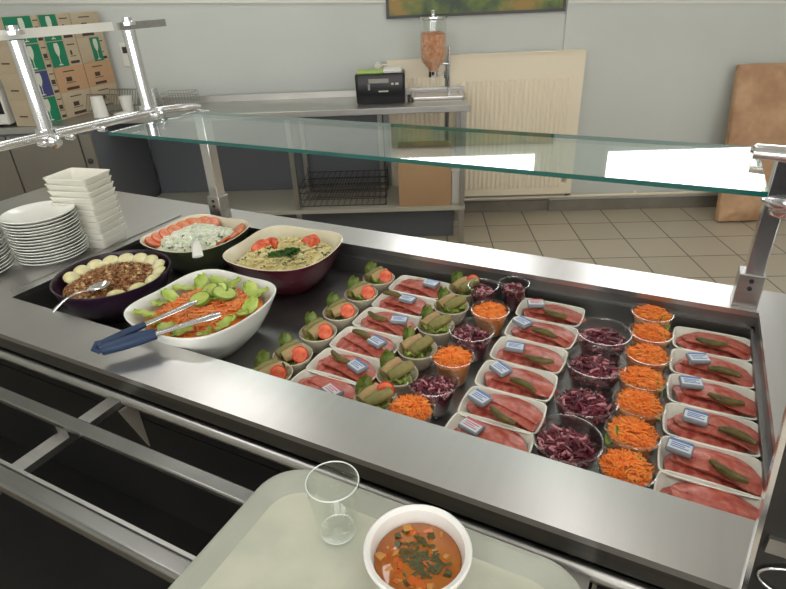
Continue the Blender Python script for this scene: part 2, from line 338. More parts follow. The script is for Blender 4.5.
e = MB(); xl = -.44 + .150; e.box(xl, .29, -.012, -.0065, 1.004, 1.024); e.build('cross_band', M['steel_side'], ep)
e = MB(); pts = [(xl + .048 + .045 * math.cos(a), -.009, .968 + .022 * math.sin(a)) for a in [k * 2 * PI / 36 for k in range(37)]]
e.tube(pts, .0018, 8); e.build('recess_ring', M['chrome'], ep)
e = MB(); e.box(-.1, .3, -.004, .004, 0, z0); e.build('lower_sheet', M['dark'], ep)
# ------------------------------------------------------------------ glass guard
sg = empty('sneeze_guard', (-.55, 1.27, ZT), label='chrome framed glass guard shelf standing on the back of the counter', cat='glass guard')
def gp(mb, name, m, parent=sg, **k):
    mb.xf(Matrix.Translation((.55, -1.27, -ZT))); return mb.build(name, m, parent, **k)
GZ = 1.245
g = MB(); gx0, gx1, gy0, gy1 = -1.262, .123, .93, 1.205
g.add([(gx0, gy0, GZ), (gx1, gy0, GZ), (gx1, gy1, GZ), (gx0, gy1, GZ), (gx0, gy0, GZ - .008), (gx1, gy0, GZ - .008), (gx1, gy1, GZ - .008), (gx0, gy1, GZ - .008)], [(0, 1, 2, 3), (7, 6, 5, 4)], 0)
g.add([(gx0, gy0, GZ), (gx1, gy0, GZ), (gx1, gy1, GZ), (gx0, gy1, GZ), (gx0, gy0, GZ - .008), (gx1, gy0, GZ - .008), (gx1, gy1, GZ - .008), (gx0, gy1, GZ - .008)], [(0, 4, 5, 1), (1, 5, 6, 2), (2, 6, 7, 3), (3, 7, 4, 0)], 1)
gp(g, 'glass_shelf', [M['glass_top'], M['glass_edge']])
for x in (-1.285, .180):
    s = MB(); s.box(x - .015, x + .019, 1.25, 1.285, ZT, GZ - .012)
    po = gp(s, 'post', M['chrome'], bevel=.002)
    s = MB(); s.box(x - .024, x + .024, 1.2455, 1.2895, ZT, ZT + .075)
    s2 = gp(s, 'post_sleeve', M['steel_side'], po, bevel=.0015); s2.parent = po
    s = MB()
    for zz in (ZT + .045, ZT + .062): s.lathe([(.0045, 0), (.0045, .003)], 12, (0, 0, 0)); s.xf(Matrix.Translation((x, 1.2455, zz)) @ Matrix.Rotation(PI / 2, 4, 'X'), len(s.v) - 24)
    gp(s, 'bolt', M['dark'], po)
s = MB(); s.lathe([(.03, 0), (.034, .004), (.034, .012), (.028, .016), (.044, .020), (.047, .024), (.047, .030), (.042, .034)], 32, (.205, 1.262, ZT + .205)); gp(s, 'clamp_disc', M['chrome'])
def arm(path, z, name='arm'):
    s = MB(); s.tube([(x, y, z + dz) for x, y, dz in path], .013, 12, flat=.8); return gp(s, name, M['chrome'])
arm([(-1.285, 1.262, -.01), (-1.287, 1.235, -.004), (-1.300, 1.19, 0), (-1.325, 1.15, 0), (-1.33, 1.08, 0), (-1.335, .97, 0), (-1.34, .85, 0), (-1.345, .77, 0), (-1.338, .70, .002), (-1.315, .66, .004), (-1.29, .62, .004)], GZ + .008)
arm([(.182, 1.285, -.02), (.182, 1.24, -.01), (.185, 1.16, 0), (.195, 1.1, 0), (.21, 1.0, 0), (.215, .85, 0), (.215, .72, 0)], GZ + .0)
s = MB(); s.tube([(.106, 1.12, GZ + .012), (.112, 1.12, GZ + .012), (.16, 1.112, GZ + .012), (.30, 1.09, GZ + .012)], [.010, .021, .022, .022], 14, flat=.6); gp(s, 'glass_clip', M['chrome'])
ZU = 1.468
for x, y in ((-1.345, 1.135), (-1.352, .835)):
    s = MB(); s.tube([(x, y, GZ), (x - .004, y, ZU - .01)], .0165, 18); gp(s, 'upright_tube', M['chrome'])
    s = MB(); s.lathe([(.022, 0), (.022, .008), (.012, .010), (.012, .018)], 20, (x, y, ZU + .002)); gp(s, 'top_cap', M['chrome'])
    s = MB(); s.lathe([(.024, 0), (.024, .012)], 20, (x, y, GZ + .01)); gp(s, 'tube_collar', M['chrome'])
s = MB(); s.box(-1.366, -1.360, .70, 1.10, ZU - .008, ZU + .012); gp(s, 'upper_glass_edge', M['plastic_white'])
s = MB(); s.box(-1.345, -1.337, 1.10, 1.255, ZU - .008, ZU + .010); gp(s, 'upper_arm', M['steel_side'])
for y in (.95, .79, .86, 1.12):
    s = MB(); s.lathe([(.007, 0), (.007, .02), (.004, .026)], 12, (0, 0, 0)); s.xf(Matrix.Translation((-1.32, y, GZ)) @ Matrix.Rotation(PI / 2, 4, 'Y')); gp(s, 'clamp_knob', M['chrome'])
s = MB(); s.lathe([(.014, 0), (.016, .014), (.008, .02), (.008, .03)], 14); s.xf(Matrix.Translation((-1.33, .825, GZ - .004)) @ Matrix.Rotation(PI / 2, 4, 'Y')); gp(s, 'clamp_screw', M['chrome'])
s = MB(); s.lathe([(.012, 0), (.014, .01), (.007, .02)], 14); s.xf(Matrix.Translation((-1.30, 1.13, GZ + .008)) @ Matrix.Rotation(PI / 2, 4, 'Y')); gp(s, 'clamp_screw', M['chrome'])
# ------------------------------------------------------------------ tray slide
ts = empty('tray_slide', (-.7, .36, 0), label='pair of flat steel tray rails along the front of the counter', cat='tray rail')
def tp(mb, name, m, **k): mb.xf(Matrix.Translation((.7, -.36, 0))); return mb.build(name, m, ts, **k)
ZR = .872
s = MB(); s.box(X0, X1, .403, .429, ZR - .012, ZR); tp(s, 'rail', M['pipe'], bevel=.003)
s = MB(); s.box(X0, X1, .272, .302, ZR - .026, ZR); tp(s, 'rail', M['pipe'], bevel=.006)
s = MB(); s.box(X0, X1, .306, .312, ZR - .03, ZR - .012); tp(s, 'rail_lip', M['steel_side'])
for x in (-1.75, -.895, -.02, .8):
    s = MB(); s.box(x - .016, x + .016, .274, .537, ZR - .040, ZR - .0265); s.box(x - .016, x + .016, .404, .428, ZR - .0265, ZR - .0125); tp(s, 'bracket', M['steel_side'])
    s = MB(); s.add([(x + .02, .537, ZR - .04), (x + .02, .50, ZR - .04), (x + .02, .537, ZR - .16), (x + .026, .537, ZR - .04), (x + .026, .50, ZR - .04), (x + .026, .537, ZR - .16)], [(0, 1, 2), (5, 4, 3), (0, 3, 4, 1), (1, 4, 5, 2), (2, 5, 3, 0)]); tp(s, 'bracket_gusset', M['cab_door'])
# ------------------------------------------------------------------ serving tray, glass, soup
tr = MB(); L = lambda hw, hh, r, z: rr(hw, hh, r, 10, z)
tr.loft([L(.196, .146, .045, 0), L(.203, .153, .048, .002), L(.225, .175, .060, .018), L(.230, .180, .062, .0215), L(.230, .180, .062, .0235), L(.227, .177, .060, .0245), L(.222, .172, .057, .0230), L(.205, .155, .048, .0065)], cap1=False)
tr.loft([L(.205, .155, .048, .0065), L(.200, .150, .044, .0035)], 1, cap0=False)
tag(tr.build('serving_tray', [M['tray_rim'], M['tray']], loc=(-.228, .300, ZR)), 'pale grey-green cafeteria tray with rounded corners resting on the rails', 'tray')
gl = MB(); gl.lathe([(.0, 0), (.024, 0), (.0265, .004), (.0345, .096), (.0342, .0975), (.0332, .0975), (.0327, .096), (.0246, .010), (.022, .008), (.0, .008)], 40, cap0=False, cap1=False)
glo = tag(gl.build('drinking_glass', M['clear_glass'], loc=(-.321, .416, ZR + .0038)), 'empty clear drinking glass standing on the cafeteria tray', 'glass')
def ring(r, z, t): m_ = MB(); m_.tube([(r * math.cos(a), r * math.sin(a), z) for a in [k * 2 * PI / 48 for k in range(49)]], t, 6); return m_
ring(.0338, .0975, .0009).build('rim', M['glass_rim'], glo); ring(.0238, .0075, .0012).build('base_ring', M['glass_rim'], glo)  # pale rings drawn as bright glints at lip and base
SBX, SBY, SBZ = -.190, .390, ZR + .0038
sb = MB(); sb.lathe([(.0, 0), (.042, 0), (.045, .003), (.056, .062), (.0625, .066), (.0635, .069), (.0635, .072), (.0615, .0735), (.0555, .070), (.043, .006), (.0, .004)], 48, cap0=False, cap1=False)
tag(sb.build('soup_bowl', M['bowl_plastic'], loc=(SBX, SBY, SBZ)), 'white bowl of vegetable soup at the front of the tray', 'bowl')
so = MB(); so.lathe([(0.0, .010), (.043, .010), (.0515, .052), (.050, .0535), (0, .0535)], 40, cap0=False, cap1=False, mi=0)
def chunk(mb, c, s, mi, rnd):
    vs = []
    for x in (-1, 1):
        for y in (-1, 1):
            for z in (-1, 1): vs.append(Vector((x * s * rnd.uniform(.6, 1.2), y * s * rnd.uniform(.6, 1.2), z * s * rnd.uniform(.4, .9))))
    q = Matrix.Rotation(rnd.uniform(0, 6.3), 3, 'Z') @ Matrix.Rotation(rnd.uniform(-.5, .5), 3, 'X')
    vs = [q @ v + Vector(c) for v in vs]
    mb.add(vs, [(0, 1, 3, 2), (4, 6, 7, 5), (0, 4, 5, 1), (2, 3, 7, 6), (0, 2, 6, 4), (1, 5, 7, 3)], mi, True)
rn = random.Random(3)
for k in range(64):
    a = rn.uniform(0, 6.3); r0 = .045 * math.sqrt(rn.random()); mi = rn.choice((1, 1, 2, 3, 1))
    chunk(so, (r0 * math.cos(a), r0 * math.sin(a), .0512 + rn.uniform(-.001, .0010)), rn.uniform(.0022, .0058), mi, rn)
for k in range(46):
    a = rn.uniform(0, 6.3); r0 = .024 * math.sqrt(rn.random()); cx, cy = .006 + r0 * math.cos(a), .003 + r0 * math.sin(a); d = rn.uniform(0, 6.3)
    so.tube([(cx, cy, .054), (cx + .006 * math.cos(d), cy + .006 * math.sin(d), .0552), (cx + .011 * math.cos(d + .5), cy + .011 * math.sin(d + .5), .054)], .0022, 6, mi=2, flat=.5)
tag(so.build('vegetable_soup', [M['broth'], M['soup_carrot'], M['soup_green'], M['soup_pale']], loc=(SBX, SBY, SBZ)), 'orange broth with diced carrot and greens in the white bowl', 'soup', kind='stuff')
# ------------------------------------------------------------------ food pieces
def shred(mb, c, ln, r, rnd, mi=0, n=4, tilt=.35, curl=1.0):
    d = rnd.uniform(0, 2 * PI); t = rnd.uniform(-tilt, tilt); p = Vector(c); pts = []
    k = rnd.uniform(-1, 1) * curl; seg = 4
    p = p - Vector((math.cos(d), math.sin(d), 0)) * ln * .5
    for i in range(seg + 1):
        pts.append(p.copy()); dd = d + k * i / seg; tt = t * (1 - 2 * i / seg)
        p = p + Vector((math.cos(dd) * math.cos(tt), math.sin(dd) * math.cos(tt), math.sin(tt))) * ln / seg
    mb.tube(pts, r, n, mi)
def heap(rx, ry, h, z, sq=2.0):   # sampling of a dome; returns fn(random) -> point
    def f(rnd, lift=0):
        while True:
            x, y = rnd.uniform(-1, 1), rnd.uniform(-1, 1); q = abs(x) ** sq + abs(y) ** sq
            if q < 1: return (x * rx, y * ry, z + h * (1 - q ** .8) + rnd.uniform(-.002, .003) + lift)
    return f
def core(mb, rx, ry, h, z, zb, mi, sq=2.0, n=36):
    loops = []
    for k in range(7):
        q = 1 - k / 6.0 * .97
        lp = []
        for i in range(n):
            a = i * 2 * PI / n; cx, cy = math.cos(a), math.sin(a); s = (abs(cx) ** sq + abs(cy) ** sq) ** (-1 / sq)
            lp.append((q * s * cx * rx, q * s * cy * ry, z - .003 + h * (1 - q ** (.8 * sq))))
        loops.append(lp)
    base = [(x * .75, y * .75, zb) for x, y, _ in loops[0]]
    mb.loft([base] + loops, mi)
POS6 = ['backmost', 'second from the back', 'third from the back', 'third from the front', 'second from the front', 'frontmost']
ZF = WZ
# --- white rectangular dish
def dish_mesh():
    m = MB(); q = lambda hw, hh, r, z: rr(hw, hh, r, 5, z, bulge=.002)
    m.loft([q(.056, .031, .012, 0), q(.058, .033, .013, .002), q(.070, .043, .014, .030), q(.0725, .0455, .015, .033), q(.0725, .0455, .015, .035), q(.0695, .0425, .013, .035), q(.056, .031, .011, .006), q(.053, .028, .010, .004)])
    return m
dish0 = dish_mesh().build('serving_dish', M['dish'])
used = [False]
def ham_mesh(seed, w=.136, d=.090, flip=1):
    rnd = random.Random(seed); mb = MB(); off = rnd.uniform(0, 50)
    def sheet(cx, cy, rx, ry, z, cut, mi, ang, dome, crk):
        nr, na = 8, 34; top = []; ca, sa = math.cos(ang), math.sin(ang)
        for k in range(nr + 1):
            q = max(k / nr, .02); lp = []
            for i in range(na):
                a = i * 2 * PI / na; wob = 1 + .05 * math.sin(3 * a + off) + .04 * math.sin(5 * a + off * 2)
                x, y = q * rx * math.cos(a) * wob, q * ry * math.sin(a) * wob
                lift = 0
                if cut is not None and y < cut: y = cut + (y - cut) * .10; lift = .0035
                zz = z + dome * (1 - (x / rx) ** 2 * .8 - (y / ry) ** 2 * .8) + lift + crk * noise.noise((x * 70 + off, y * 70, off)) + .003 * noise.noise((x * 25 + off, y * 25, z * 40))
                lp.append((cx + ca * x - sa * y, cy + sa * x + ca * y, zz))
            top.append(lp)
        bot = [[(x, y, zz - .0025) for x, y, zz in lp] for lp in top]
        mb.loft(bot + list(reversed(top)), mi, cap0=True, cap1=True)
    sheet(-.006, .002, w * .47, d * .47, ZH - .002, None, 1, rnd.uniform(-.1, .1), .010, .003)
    sheet(.006, .000, w * .48, d * .50, ZH + .003, -d * .24, 0, -.20 + rnd.uniform(-.08, .08), .014, .0016)
    if seed == 3: sheet(.010, .006, w * .42, d * .42, ZH + .0075, -d * .10, 0, -.30 + rnd.uniform(-.08, .08), .009, .0012)
    sheet(-.034, .012, w * .17, d * .24, ZH + .006, None, 1, .4, .006, .005)
    return mb
ZH = .024
hams = [ham_mesh(s).build('ham_slices', [M['ham'], M['ham2']]) for s in (1, 2, 3)]
def gherkin_mb(ln=.056, r=.0072, seed=0):
    rnd = random.Random(seed); mb = MB(); pts = []; rs = []
    for i in range(11):
        t = i / 10; pts.append((ln * (t - .5), .006 * math.sin(PI * t) * (1 if seed % 2 else -1), r)); rs.append(max(.0012, r * (math.sin(PI * (0.06 + .88 * t)) ** .45)) * (1 + .06 * rnd.uniform(-1, 1)))
    mb.tube(pts, rs, 12); return mb
gherks = [gherkin_mb(seed=s).build('gherkin', M['gherkin']) for s in (0, 1)]
def butter(printm):
    e = empty('butter_packet')
    m = MB(); m.loft([rr(.0145, .0105, .002, 3, 0), rr(.0155, .0115, .002, 3, .002), rr(.0155, .0115, .002, 3, .0075), rr(.0140, .010, .002, 3, .0095)], smooth=False)
    m.build('wrapper', M['foil_grey'], e)
    m = MB(); m.box(-.0138, .0138, -.0098, .0098, .0095, .0101); m.build('label_face', M['foil'], e)
    m = MB()
    for k, y in enumerate((-.0062, -.0025, .0012)): m.box(-.0105, .0105 - .005 * (k % 2), y, y + .0016, .0101, .0104)
    m.box(-.0138, .0138, .0055, .0098, .0101, .0104); m.build('printed_bands', printm, e)
    e.scale = (1.24, 1.24, .95)
    return e
but_b = butter(M['foil_blue']); but_r = butter(M['foil_red'])
HY = [1.150, 1.057, .964, .870, .777, .694]
HX = {'left': -.530, 'middle': -.201, 'right': .130}
# packet and gherkin positions on each dish (dx, dy, turn)
PK = {'left': [(.028, .004, -.1), (.008, .002, -.05), (.032, 0, .25), (.028, -.006, -.35), (.034, -.006, -.4), (.030, -.010, -.4)],
      'middle': [(-.036, .004, .35), (-.042, .004, -.5), (-.030, -.004, .1), (-.034, .004, -.55), (-.042, -.002, -.4), (-.030, .004, -.3)],
      'right': [None, (-.026, .002, .35), (-.036, .008, .2), (-.026, .002, -.1), (-.046, .008, -.15), None]}
GH = {'left': [None, (-.034, .004, -.1), (-.020, -.006, -.25), (-.014, .002, -.3), (-.014, .008, -.35), None],
      'middle': [(.016, -.026, -.2), (.012, -.026, -.2), (.026, -.028, .05), (.018, -.030, -.35), (.010, -.032, -.45), None],
      'right': [(-.004, -.018, -.05), (.018, -.030, -.1), (.020, -.020, -.1), (.034, -.022, -.3), (.022, -.016, -.45), None]}
first = {}
def place(proto, key, loc, rz, **k):
    if key not in first:
        first[key] = 1; proto.location = loc; proto.rotation_euler = (0, 0, rz); tag(proto, **k); return proto
    return copy_at(proto, loc, rz, **k)
COLN = {'left': 'left ham line', 'middle': 'middle ham line', 'right': 'right ham line'}
for cname, cx in HX.items():
    for i, cy in enumerate(HY):
        jr = R.uniform(-.03, .03); dx = R.uniform(-.002, .002)
        ps = POS6[i]
        place(dish0, 'dish', (cx + dx, cy, ZF), jr, label='small white rectangular dish of ham, %s in the %s' % (ps, COLN[cname]), cat='dish', group='small white dishes of ham')
        hi = (i * 2 + len(cname)) % 3
        hx = .006 if cname != 'left' else 0
        place(hams[hi], 'ham%d' % hi, (cx + dx + hx, cy - .001, ZF), R.uniform(-.08, .08), label='pink ham slices on the dish %s in the %s' % (ps, COLN[cname]), cat='ham', group='ham slices on the white dishes')
        g_ = GH[cname][i]
        if g_:
            place(gherks[i % 2], 'gh%d' % (i % 2), (cx + g_[0], cy + g_[1], ZF + ZH + .0175), g_[2], label='small green gherkin on the ham %s in the %s' % (ps, COLN[cname]), cat='gherkin', group='gherkins on the ham')
        p_ = PK[cname][i]
        if p_:
            red = (i == 5) or (cname == 'middle' and i == 0)
            place(but_r if red else but_b, 'br' if red else 'bb', (cx + p_[0], cy + p_[1], ZF + ZH + .0185), p_[2], label='%s printed butter packet on the ham %s in the %s' % ('red' if red else 'blue', ps, COLN[cname]), cat='butter packet', group='butter packets on the ham')
# --- cups
def cup_mb(r, h, rb):
    m = MB(); t = .0011
    m.lathe([(0, 0), (rb, 0), (rb + .001, .002), (r - .0015, h - .004), (r + .0012, h - .003), (r + .0018, h - .0012), (r + .0010, h + .0002), (r - .0012, h), (r - t - .0012, h - .004), (rb - t, .003), (0, .002)], 36, cap0=False, cap1=False)
    return m
cupC = cup_mb(.0425, .062, .030).build('plastic_cup', M['clear']); cupK = cup_mb(.054, .066, .038).build('plastic_cup', M['clear']); cupS = cup_mb(.036, .072, .027).build('plastic_cup', M['clear'])
def carrot_mb(seed, r=.0365, n=250):
    rnd = random.Random(seed); m = MB(); core(m, r, r, .012, .054, .004, 1); f = heap(r * .92, r * .92, .016, .054)
    for k in range(n): shred(m, f(rnd), rnd.uniform(.011, .021), .0013, rnd, 0, 4)
    return m
cars = [carrot_mb(s).build('grated_carrot', [M['carrot'], M['carrot2']]) for s in (11, 12, 13)]
def cabbage_mb(seed, r=.046, z=.044, n=150):
    rnd = random.Random(seed); m = MB(); core(m, r, r, .010, z, .004, 0); f = heap(r * .9, r * .9, .014, z)
    for k in range(n):
        shred(m, f(rnd), rnd.uniform(.010, .024), rnd.uniform(.0018, .0030), rnd, 1 if rnd.random() < .2 else 0, 5, .5, 2.2)
    return m
cabs = [cabbage_mb(s).build('shredded_red_cabbage', [M['cabbage'], M['cabbage_rib']]) for s in (21, 22)]
cabS = cabbage_mb(25, .027, .050, 80).build('shredded_red_cabbage', [M['cabbage'], M['cabbage_rib']])
def slice_mb(r, th):
    m = MB(); m.lathe([(0, 0), (r, 0), (r + .0005, th * .5), (r, th), (r * .9, th)], 24, cap0=False, cap1=False, mi=1); m.lathe([(r * .9, th), (0.0005, th)], 24, cap0=False, cap1=True, mi=0)
    return m
def leaf_mb(seed, L=.05, Wd=.03, mi=0, curl=.5):
    rnd = random.Random(seed); m = MB(); nx, ny = 9, 7; o = rnd.uniform(0, 30); g = []
    for i in range(nx):
        t = i / (nx - 1)
        for j in range(ny):
            s = j / (ny - 1) * 2 - 1; w = Wd * .5 * math.sin(PI * (0.08 + .86 * t)) ** .6
            g.append(((t - .5) * L, s * w, .007 * noise.noise((t * 4 + o, s * 2.2, 0)) + curl * s * s * .010 + .003 * math.sin(t * 17 + o) * abs(s) + curl * .010 * t * t))
    n = len(g); b = [(x, y, z - .0008) for x, y, z in g]; fs = []
    for i in range(nx - 1):
        for j in range(ny - 1):
            a = i * ny + j; fs.append((a, a + ny, a + ny + 1, a + 1)); fs.append((n + a, n + a + 1, n + a + ny + 1, n + a + ny))
    edge = [i * ny for i in range(nx)] + [(nx - 1) * ny + j for j in range(1, ny)] + [i * ny + ny - 1 for i in range(nx - 2, -1, -1)] + [j for j in range(ny - 2, 0, -1)]
    for k in range(len(edge)): a, c = edge[k], edge[(k + 1) % len(edge)]; fs.append((a, c, n + c, n + a))
    m.add(g + b, fs, mi, True); return m
# right carrot line: 7 cups
POS7 = ['backmost', 'second from the back', 'third from the back', 'middle one', 'third from the front', 'second from the front', 'frontmost']
cY = [1.186, 1.103, 1.020, .937, .860, .780, .698]
cuke0 = slice_mb(.019, .003).build('cucumber_slice', [M['cuke'], M['cuke_skin']])
for i, y in enumerate(cY):
    x = .012 + R.uniform(-.004, .004)
    place(cupC, 'cupC', (x, y, ZF), 0, label='clear cup of grated carrot, %s in the right carrot line' % POS7[i], cat='cup', group='clear plastic cups of grated carrot')
    place(cars[i % 3], 'car%d' % (i % 3), (x, y, ZF), R.uniform(0, 6), label='orange grated carrot in the cup %s in the right carrot line' % POS7[i], cat='grated carrot', group='grated carrot portions', kind='stuff')
    # cucumber slices tucked at the rim
    a = R.uniform(-.5, .8) if i not in (5,) else 3.4
    c = place(cuke0, 'cuke', (x + .030 * math.cos(a), y + .030 * math.sin(a), ZF + .046), a, label='cucumber slice in the carrot cup %s in the right carrot line' % POS7[i], cat='cucumber slice', group='cucumber slices in the carrot cups')
    c.rotation_euler = (0, math.radians(68), a)
# cabbage bowls right of the middle ham line
for i, (x, y) in enumerate([(-.074, 1.060), (-.072, .945), (-.070, .832), (-.078, .716)]):
    nm = ['backmost', 'second from the back', 'second from the front', 'frontmost'][i]
    place(cupK, 'cupK', (x, y, ZF), 0, label='wide clear cup of red cabbage, %s of four beside the carrot cups' % nm, cat='cup', group='wide clear cups of red cabbage')
    place(cabs[i % 2], 'cab%d' % (i % 2), (x, y, ZF), R.uniform(0, 6), label='shredded red cabbage in the wide cup %s beside the carrot cups' % nm, cat='red cabbage', group='shredded red cabbage portions', kind='stuff')
# middle line between the left and middle ham lines
midw = [('S', -.300, 1.190, 'tall clear cup of red cabbage against the back wall of the well', 'shredded red cabbage in the tall cup against the back wall'),
        ('S', -.364, 1.150, 'tall clear cup of red cabbage just left of the backmost one', 'shredded red cabbage just left of the tall backmost cup'),
        ('C', -.318, 1.064, 'clear cup of grated carrot, backmost between the left and middle ham lines', 'grated carrot in the backmost cup between the two left ham lines'),
        ('K', -.326, .962, 'wide clear cup of red cabbage between the ham lines, farther of two', 'shredded red cabbage in the farther wide cup between the ham lines'),
        ('C', -.330, .862, 'clear cup of grated carrot, second one between the left and middle ham lines', 'grated carrot in the second cup between the two left ham lines'),
        ('K', -.332, .768, 'wide clear cup of red cabbage between the ham lines, nearer of two', 'shredded red cabbage in the nearer wide cup between the ham lines'),
        ('C', -.340, .688, 'clear cup of grated carrot at the front edge between the ham lines', 'grated carrot in the front cup between the two left ham lines')]
for k, (t_, x, y, l1, l2) in enumerate(midw):
    pr, key = {'S': (cupS, 'cupS'), 'C': (cupC, 'cupC'), 'K': (cupK, 'cupK')}[t_]
    c = place(pr, key, (x, y, ZF), 0, label=l1, cat='cup', group='clear cups between the ham lines')
    if t_ == 'K': c.scale = (.88, .88, 1.0)
    if t_ == 'C': o = place(cars[k % 3], 'car%d' % (k % 3), (x, y, ZF), 1.0 * k, label=l2, cat='grated carrot', group='grated carrot portions', kind='stuff')
    elif t_ == 'K': o = place(cabs[k % 2], 'cab%d' % (k % 2), (x, y, ZF), 1.3 * k, label=l2, cat='red cabbage', group='shredded red cabbage portions', kind='stuff'); o.scale = (.88, .88, 1)
    else: o = place(cabS, 'cabS', (x, y, ZF), 2 * k, label=l2, cat='red cabbage', group='shredded red cabbage portions', kind='stuff')
# --- small round bowls with wraps and tomato
rb = MB(); rb.lathe([(0, 0), (.026, 0), (.028, .002), (.041, .036), (.0425, .040), (.0412, .042), (.0395, .040), (.026, .005), (0, .004)], 36, cap0=False, cap1=False)
rbo = rb.build('small_bowl', M['cream'])
def roll_mb(seed, ln=.05, r=.0115):
    m = MB(); m.tube([(-ln / 2, 0, 0), (-ln / 4, 0, .001), (0, .001, .0015), (ln / 4, 0, .001), (ln / 2, 0, 0)], [r, r * 1.03, r * 1.04, r, r * .97], 18, 0)
    for sx in (-1, 1):
        sp = [(sx * (ln / 2 + .0004), (.0018 + (r - .003) * k / 30) * math.cos(k * .5), (.0018 + (r - .003) * k / 30) * math.sin(k * .5)) for k in range(30)]
        m.tube(sp, .0008, 5, 1)
    return m
rolls = [roll_mb(1).build('rolled_wrap', [M['wrap'], M['wrap_pink']]), roll_mb(2, .044, .0125).build('rolled_wrap', [M['wrap_pink'], M['wrap']])]
tom0 = slice_mb(.0168, .005).build('tomato_slice', [M['tomato'], M['tomato_skin']])
leaves = [leaf_mb(s, .040, .030, 0, .9).build('lettuce_leaf', M['lettuce']) for s in (31, 32)]
lbed = MB()
rn = random.Random(9)
for k in range(9):
    q = leaf_mb(60 + k, .040, .030, k % 2); a = rn.uniform(0, 6.3)
    q.xf(Matrix.Translation((.014 * math.cos(a), .014 * math.sin(a), .024 + .0015 * k)) @ Matrix.Rotation(a, 4, 'Z') @ Matrix.Rotation(rn.uniform(-.5, .2), 4, 'Y')); lbed.add(q.v, q.f, k % 2, True)
lbedo = lbed.build('shredded_lettuce', [M['lettuce'], M['lettuce_lt']])
def snack(x, y, pos, line, lset):
    place(rbo, 'rb', (x, y, ZF), 0, label='small round bowl of rolled wraps, %s in the %s' % (pos, line), cat='bowl', group='small bowls of rolled wraps')
    place(lbedo, 'lb', (x, y, ZF), R.uniform(0, 6), label='bed of lettuce in the wrap bowl %s of the %s' % (pos, line), cat='lettuce', group='lettuce beds in the wrap bowls', kind='stuff')
    s1 = 1 if lset else -1
    for k, (dx, dy, rz, ry) in enumerate([(-.014, .004, 1.15 + R.uniform(-.2, .2), -.15), (.008 if not lset else .010, -.006 + .004 * lset, 1.0 + R.uniform(-.2, .2), -.2)]):
        o = place(rolls[(k + lset) % 2], 'roll%d' % ((k + lset) % 2), (x + dx, y + dy, ZF + .046 + .004 * k), rz, label='%s rolled wrap slice in the bowl %s of the %s' % (['left', 'right'][k], pos, line), cat='wrap', group='rolled wrap slices')
        o.rotation_euler = (0, ry, rz)
    if not lset or pos in ('backmost', 'frontmost'):
        tdx = .026 if not lset else .012
        o = place(tom0, 'tom', (x + tdx, y - .008 + (.028 if lset else 0), ZF + .052), 0, label='tomato slice in the wrap bowl %s of the %s' % (pos, line), cat='tomato slice', group='tomato slices in the wrap bowls')
        o.rotation_euler = (math.radians(58), math.radians(12), math.radians(15))
    o = place(leaves[lset], 'leaf%d' % lset, (x - .030, y + .014, ZF + .050), 0, label='green lettuce leaf at the bowl %s of the %s' % (pos, line), cat='lettuce leaf', group='lettuce leaves on the wrap bowls')
    o.rotation_euler = (.3, -.5, 1.9 + R.uniform(-.5, .5))
for i, y in enumerate([1.140, 1.046, .948, .852, .756, .690]):
    snack(-.648, y + (.006 if i < 5 else 0), POS6[i], 'left wrap line', 0)
for i, y in enumerate([1.176, 1.080, .985, .886, .790, .700]):
    snack(-.418, y, POS6[i], 'middle wrap line', 1)
# ------------------------------------------------------------------ big salad bowls
def big_bowl(name, hw, h, mats, loc, rz, label, rnd_r=.07, lip=.006):
    def q(f, z, n_=3.4):
        lp = []
        for i in range(64):
            a = i * 2 * PI / 64; c_, s_ = math.cos(a), math.sin(a); k_ = (abs(c_) ** n_ + abs(s_) ** n_) ** (-1 / n_); lp.append((hw * f * k_ * c_, hw * f * k_ * s_, z + lip * (abs(math.sin(2 * a)) ** 2) * f ** 4))
        return lp
    m = MB()
    m.loft([q(.52, 0, 2.6), q(.57, .002, 2.6), q(.76, h * .30, 2.9), q(.90, h * .65, 3.2), q(.985, h * .93), q(1.0, h - .003), q(1.0, h)], 0, cap0=True, cap1=False)
    m.loft([q(1.0, h), q(.985, h + .001), q(.955, h - .002), q(.88, h * .70, 3.2), q(.74, h * .35, 2.9), q(.56, .008, 2.6)], 1, cap0=False, cap1=True)
    return tag(m.build(name, mats, loc=loc, rz=rz), label, 'salad bowl', 'large salad bowls in the well')
WB = (-.893, .775, ZF); MBp = (-.903, 1.094, ZF); GB = (-1.218, 1.092, ZF); PB = (-1.225, .805, ZF)
big_bowl('salad_bowl', .142, .106, [M['porcelain'], M['porcelain']], WB, -.05, 'large white square salad bowl with carrot, lettuce and cucumber')
big_bowl('salad_bowl', .140, .106, [M['maroon'], M['cream']], MBp, .06, 'large maroon square bowl of pasta salad at the back')
big_bowl('salad_bowl', .134, .102, [M['olive'], M['cream']], GB, .02, 'large dark green square bowl of cheese and tomato salad')
m = MB(); m.lathe([(0, 0), (.075, 0), (.080, .003), (.118, .045), (.136, .088), (.141, .102), (.1405, .106), (.1365, .105), (.131, .088), (.113, .045), (.07, .010), (0, .008)], 56, cap0=False, cap1=False)
tag(m.build('salad_bowl', M['purple'], loc=PB), 'large round dark purple bowl of grain salad ringed with egg', 'salad bowl', 'large salad bowls in the well')
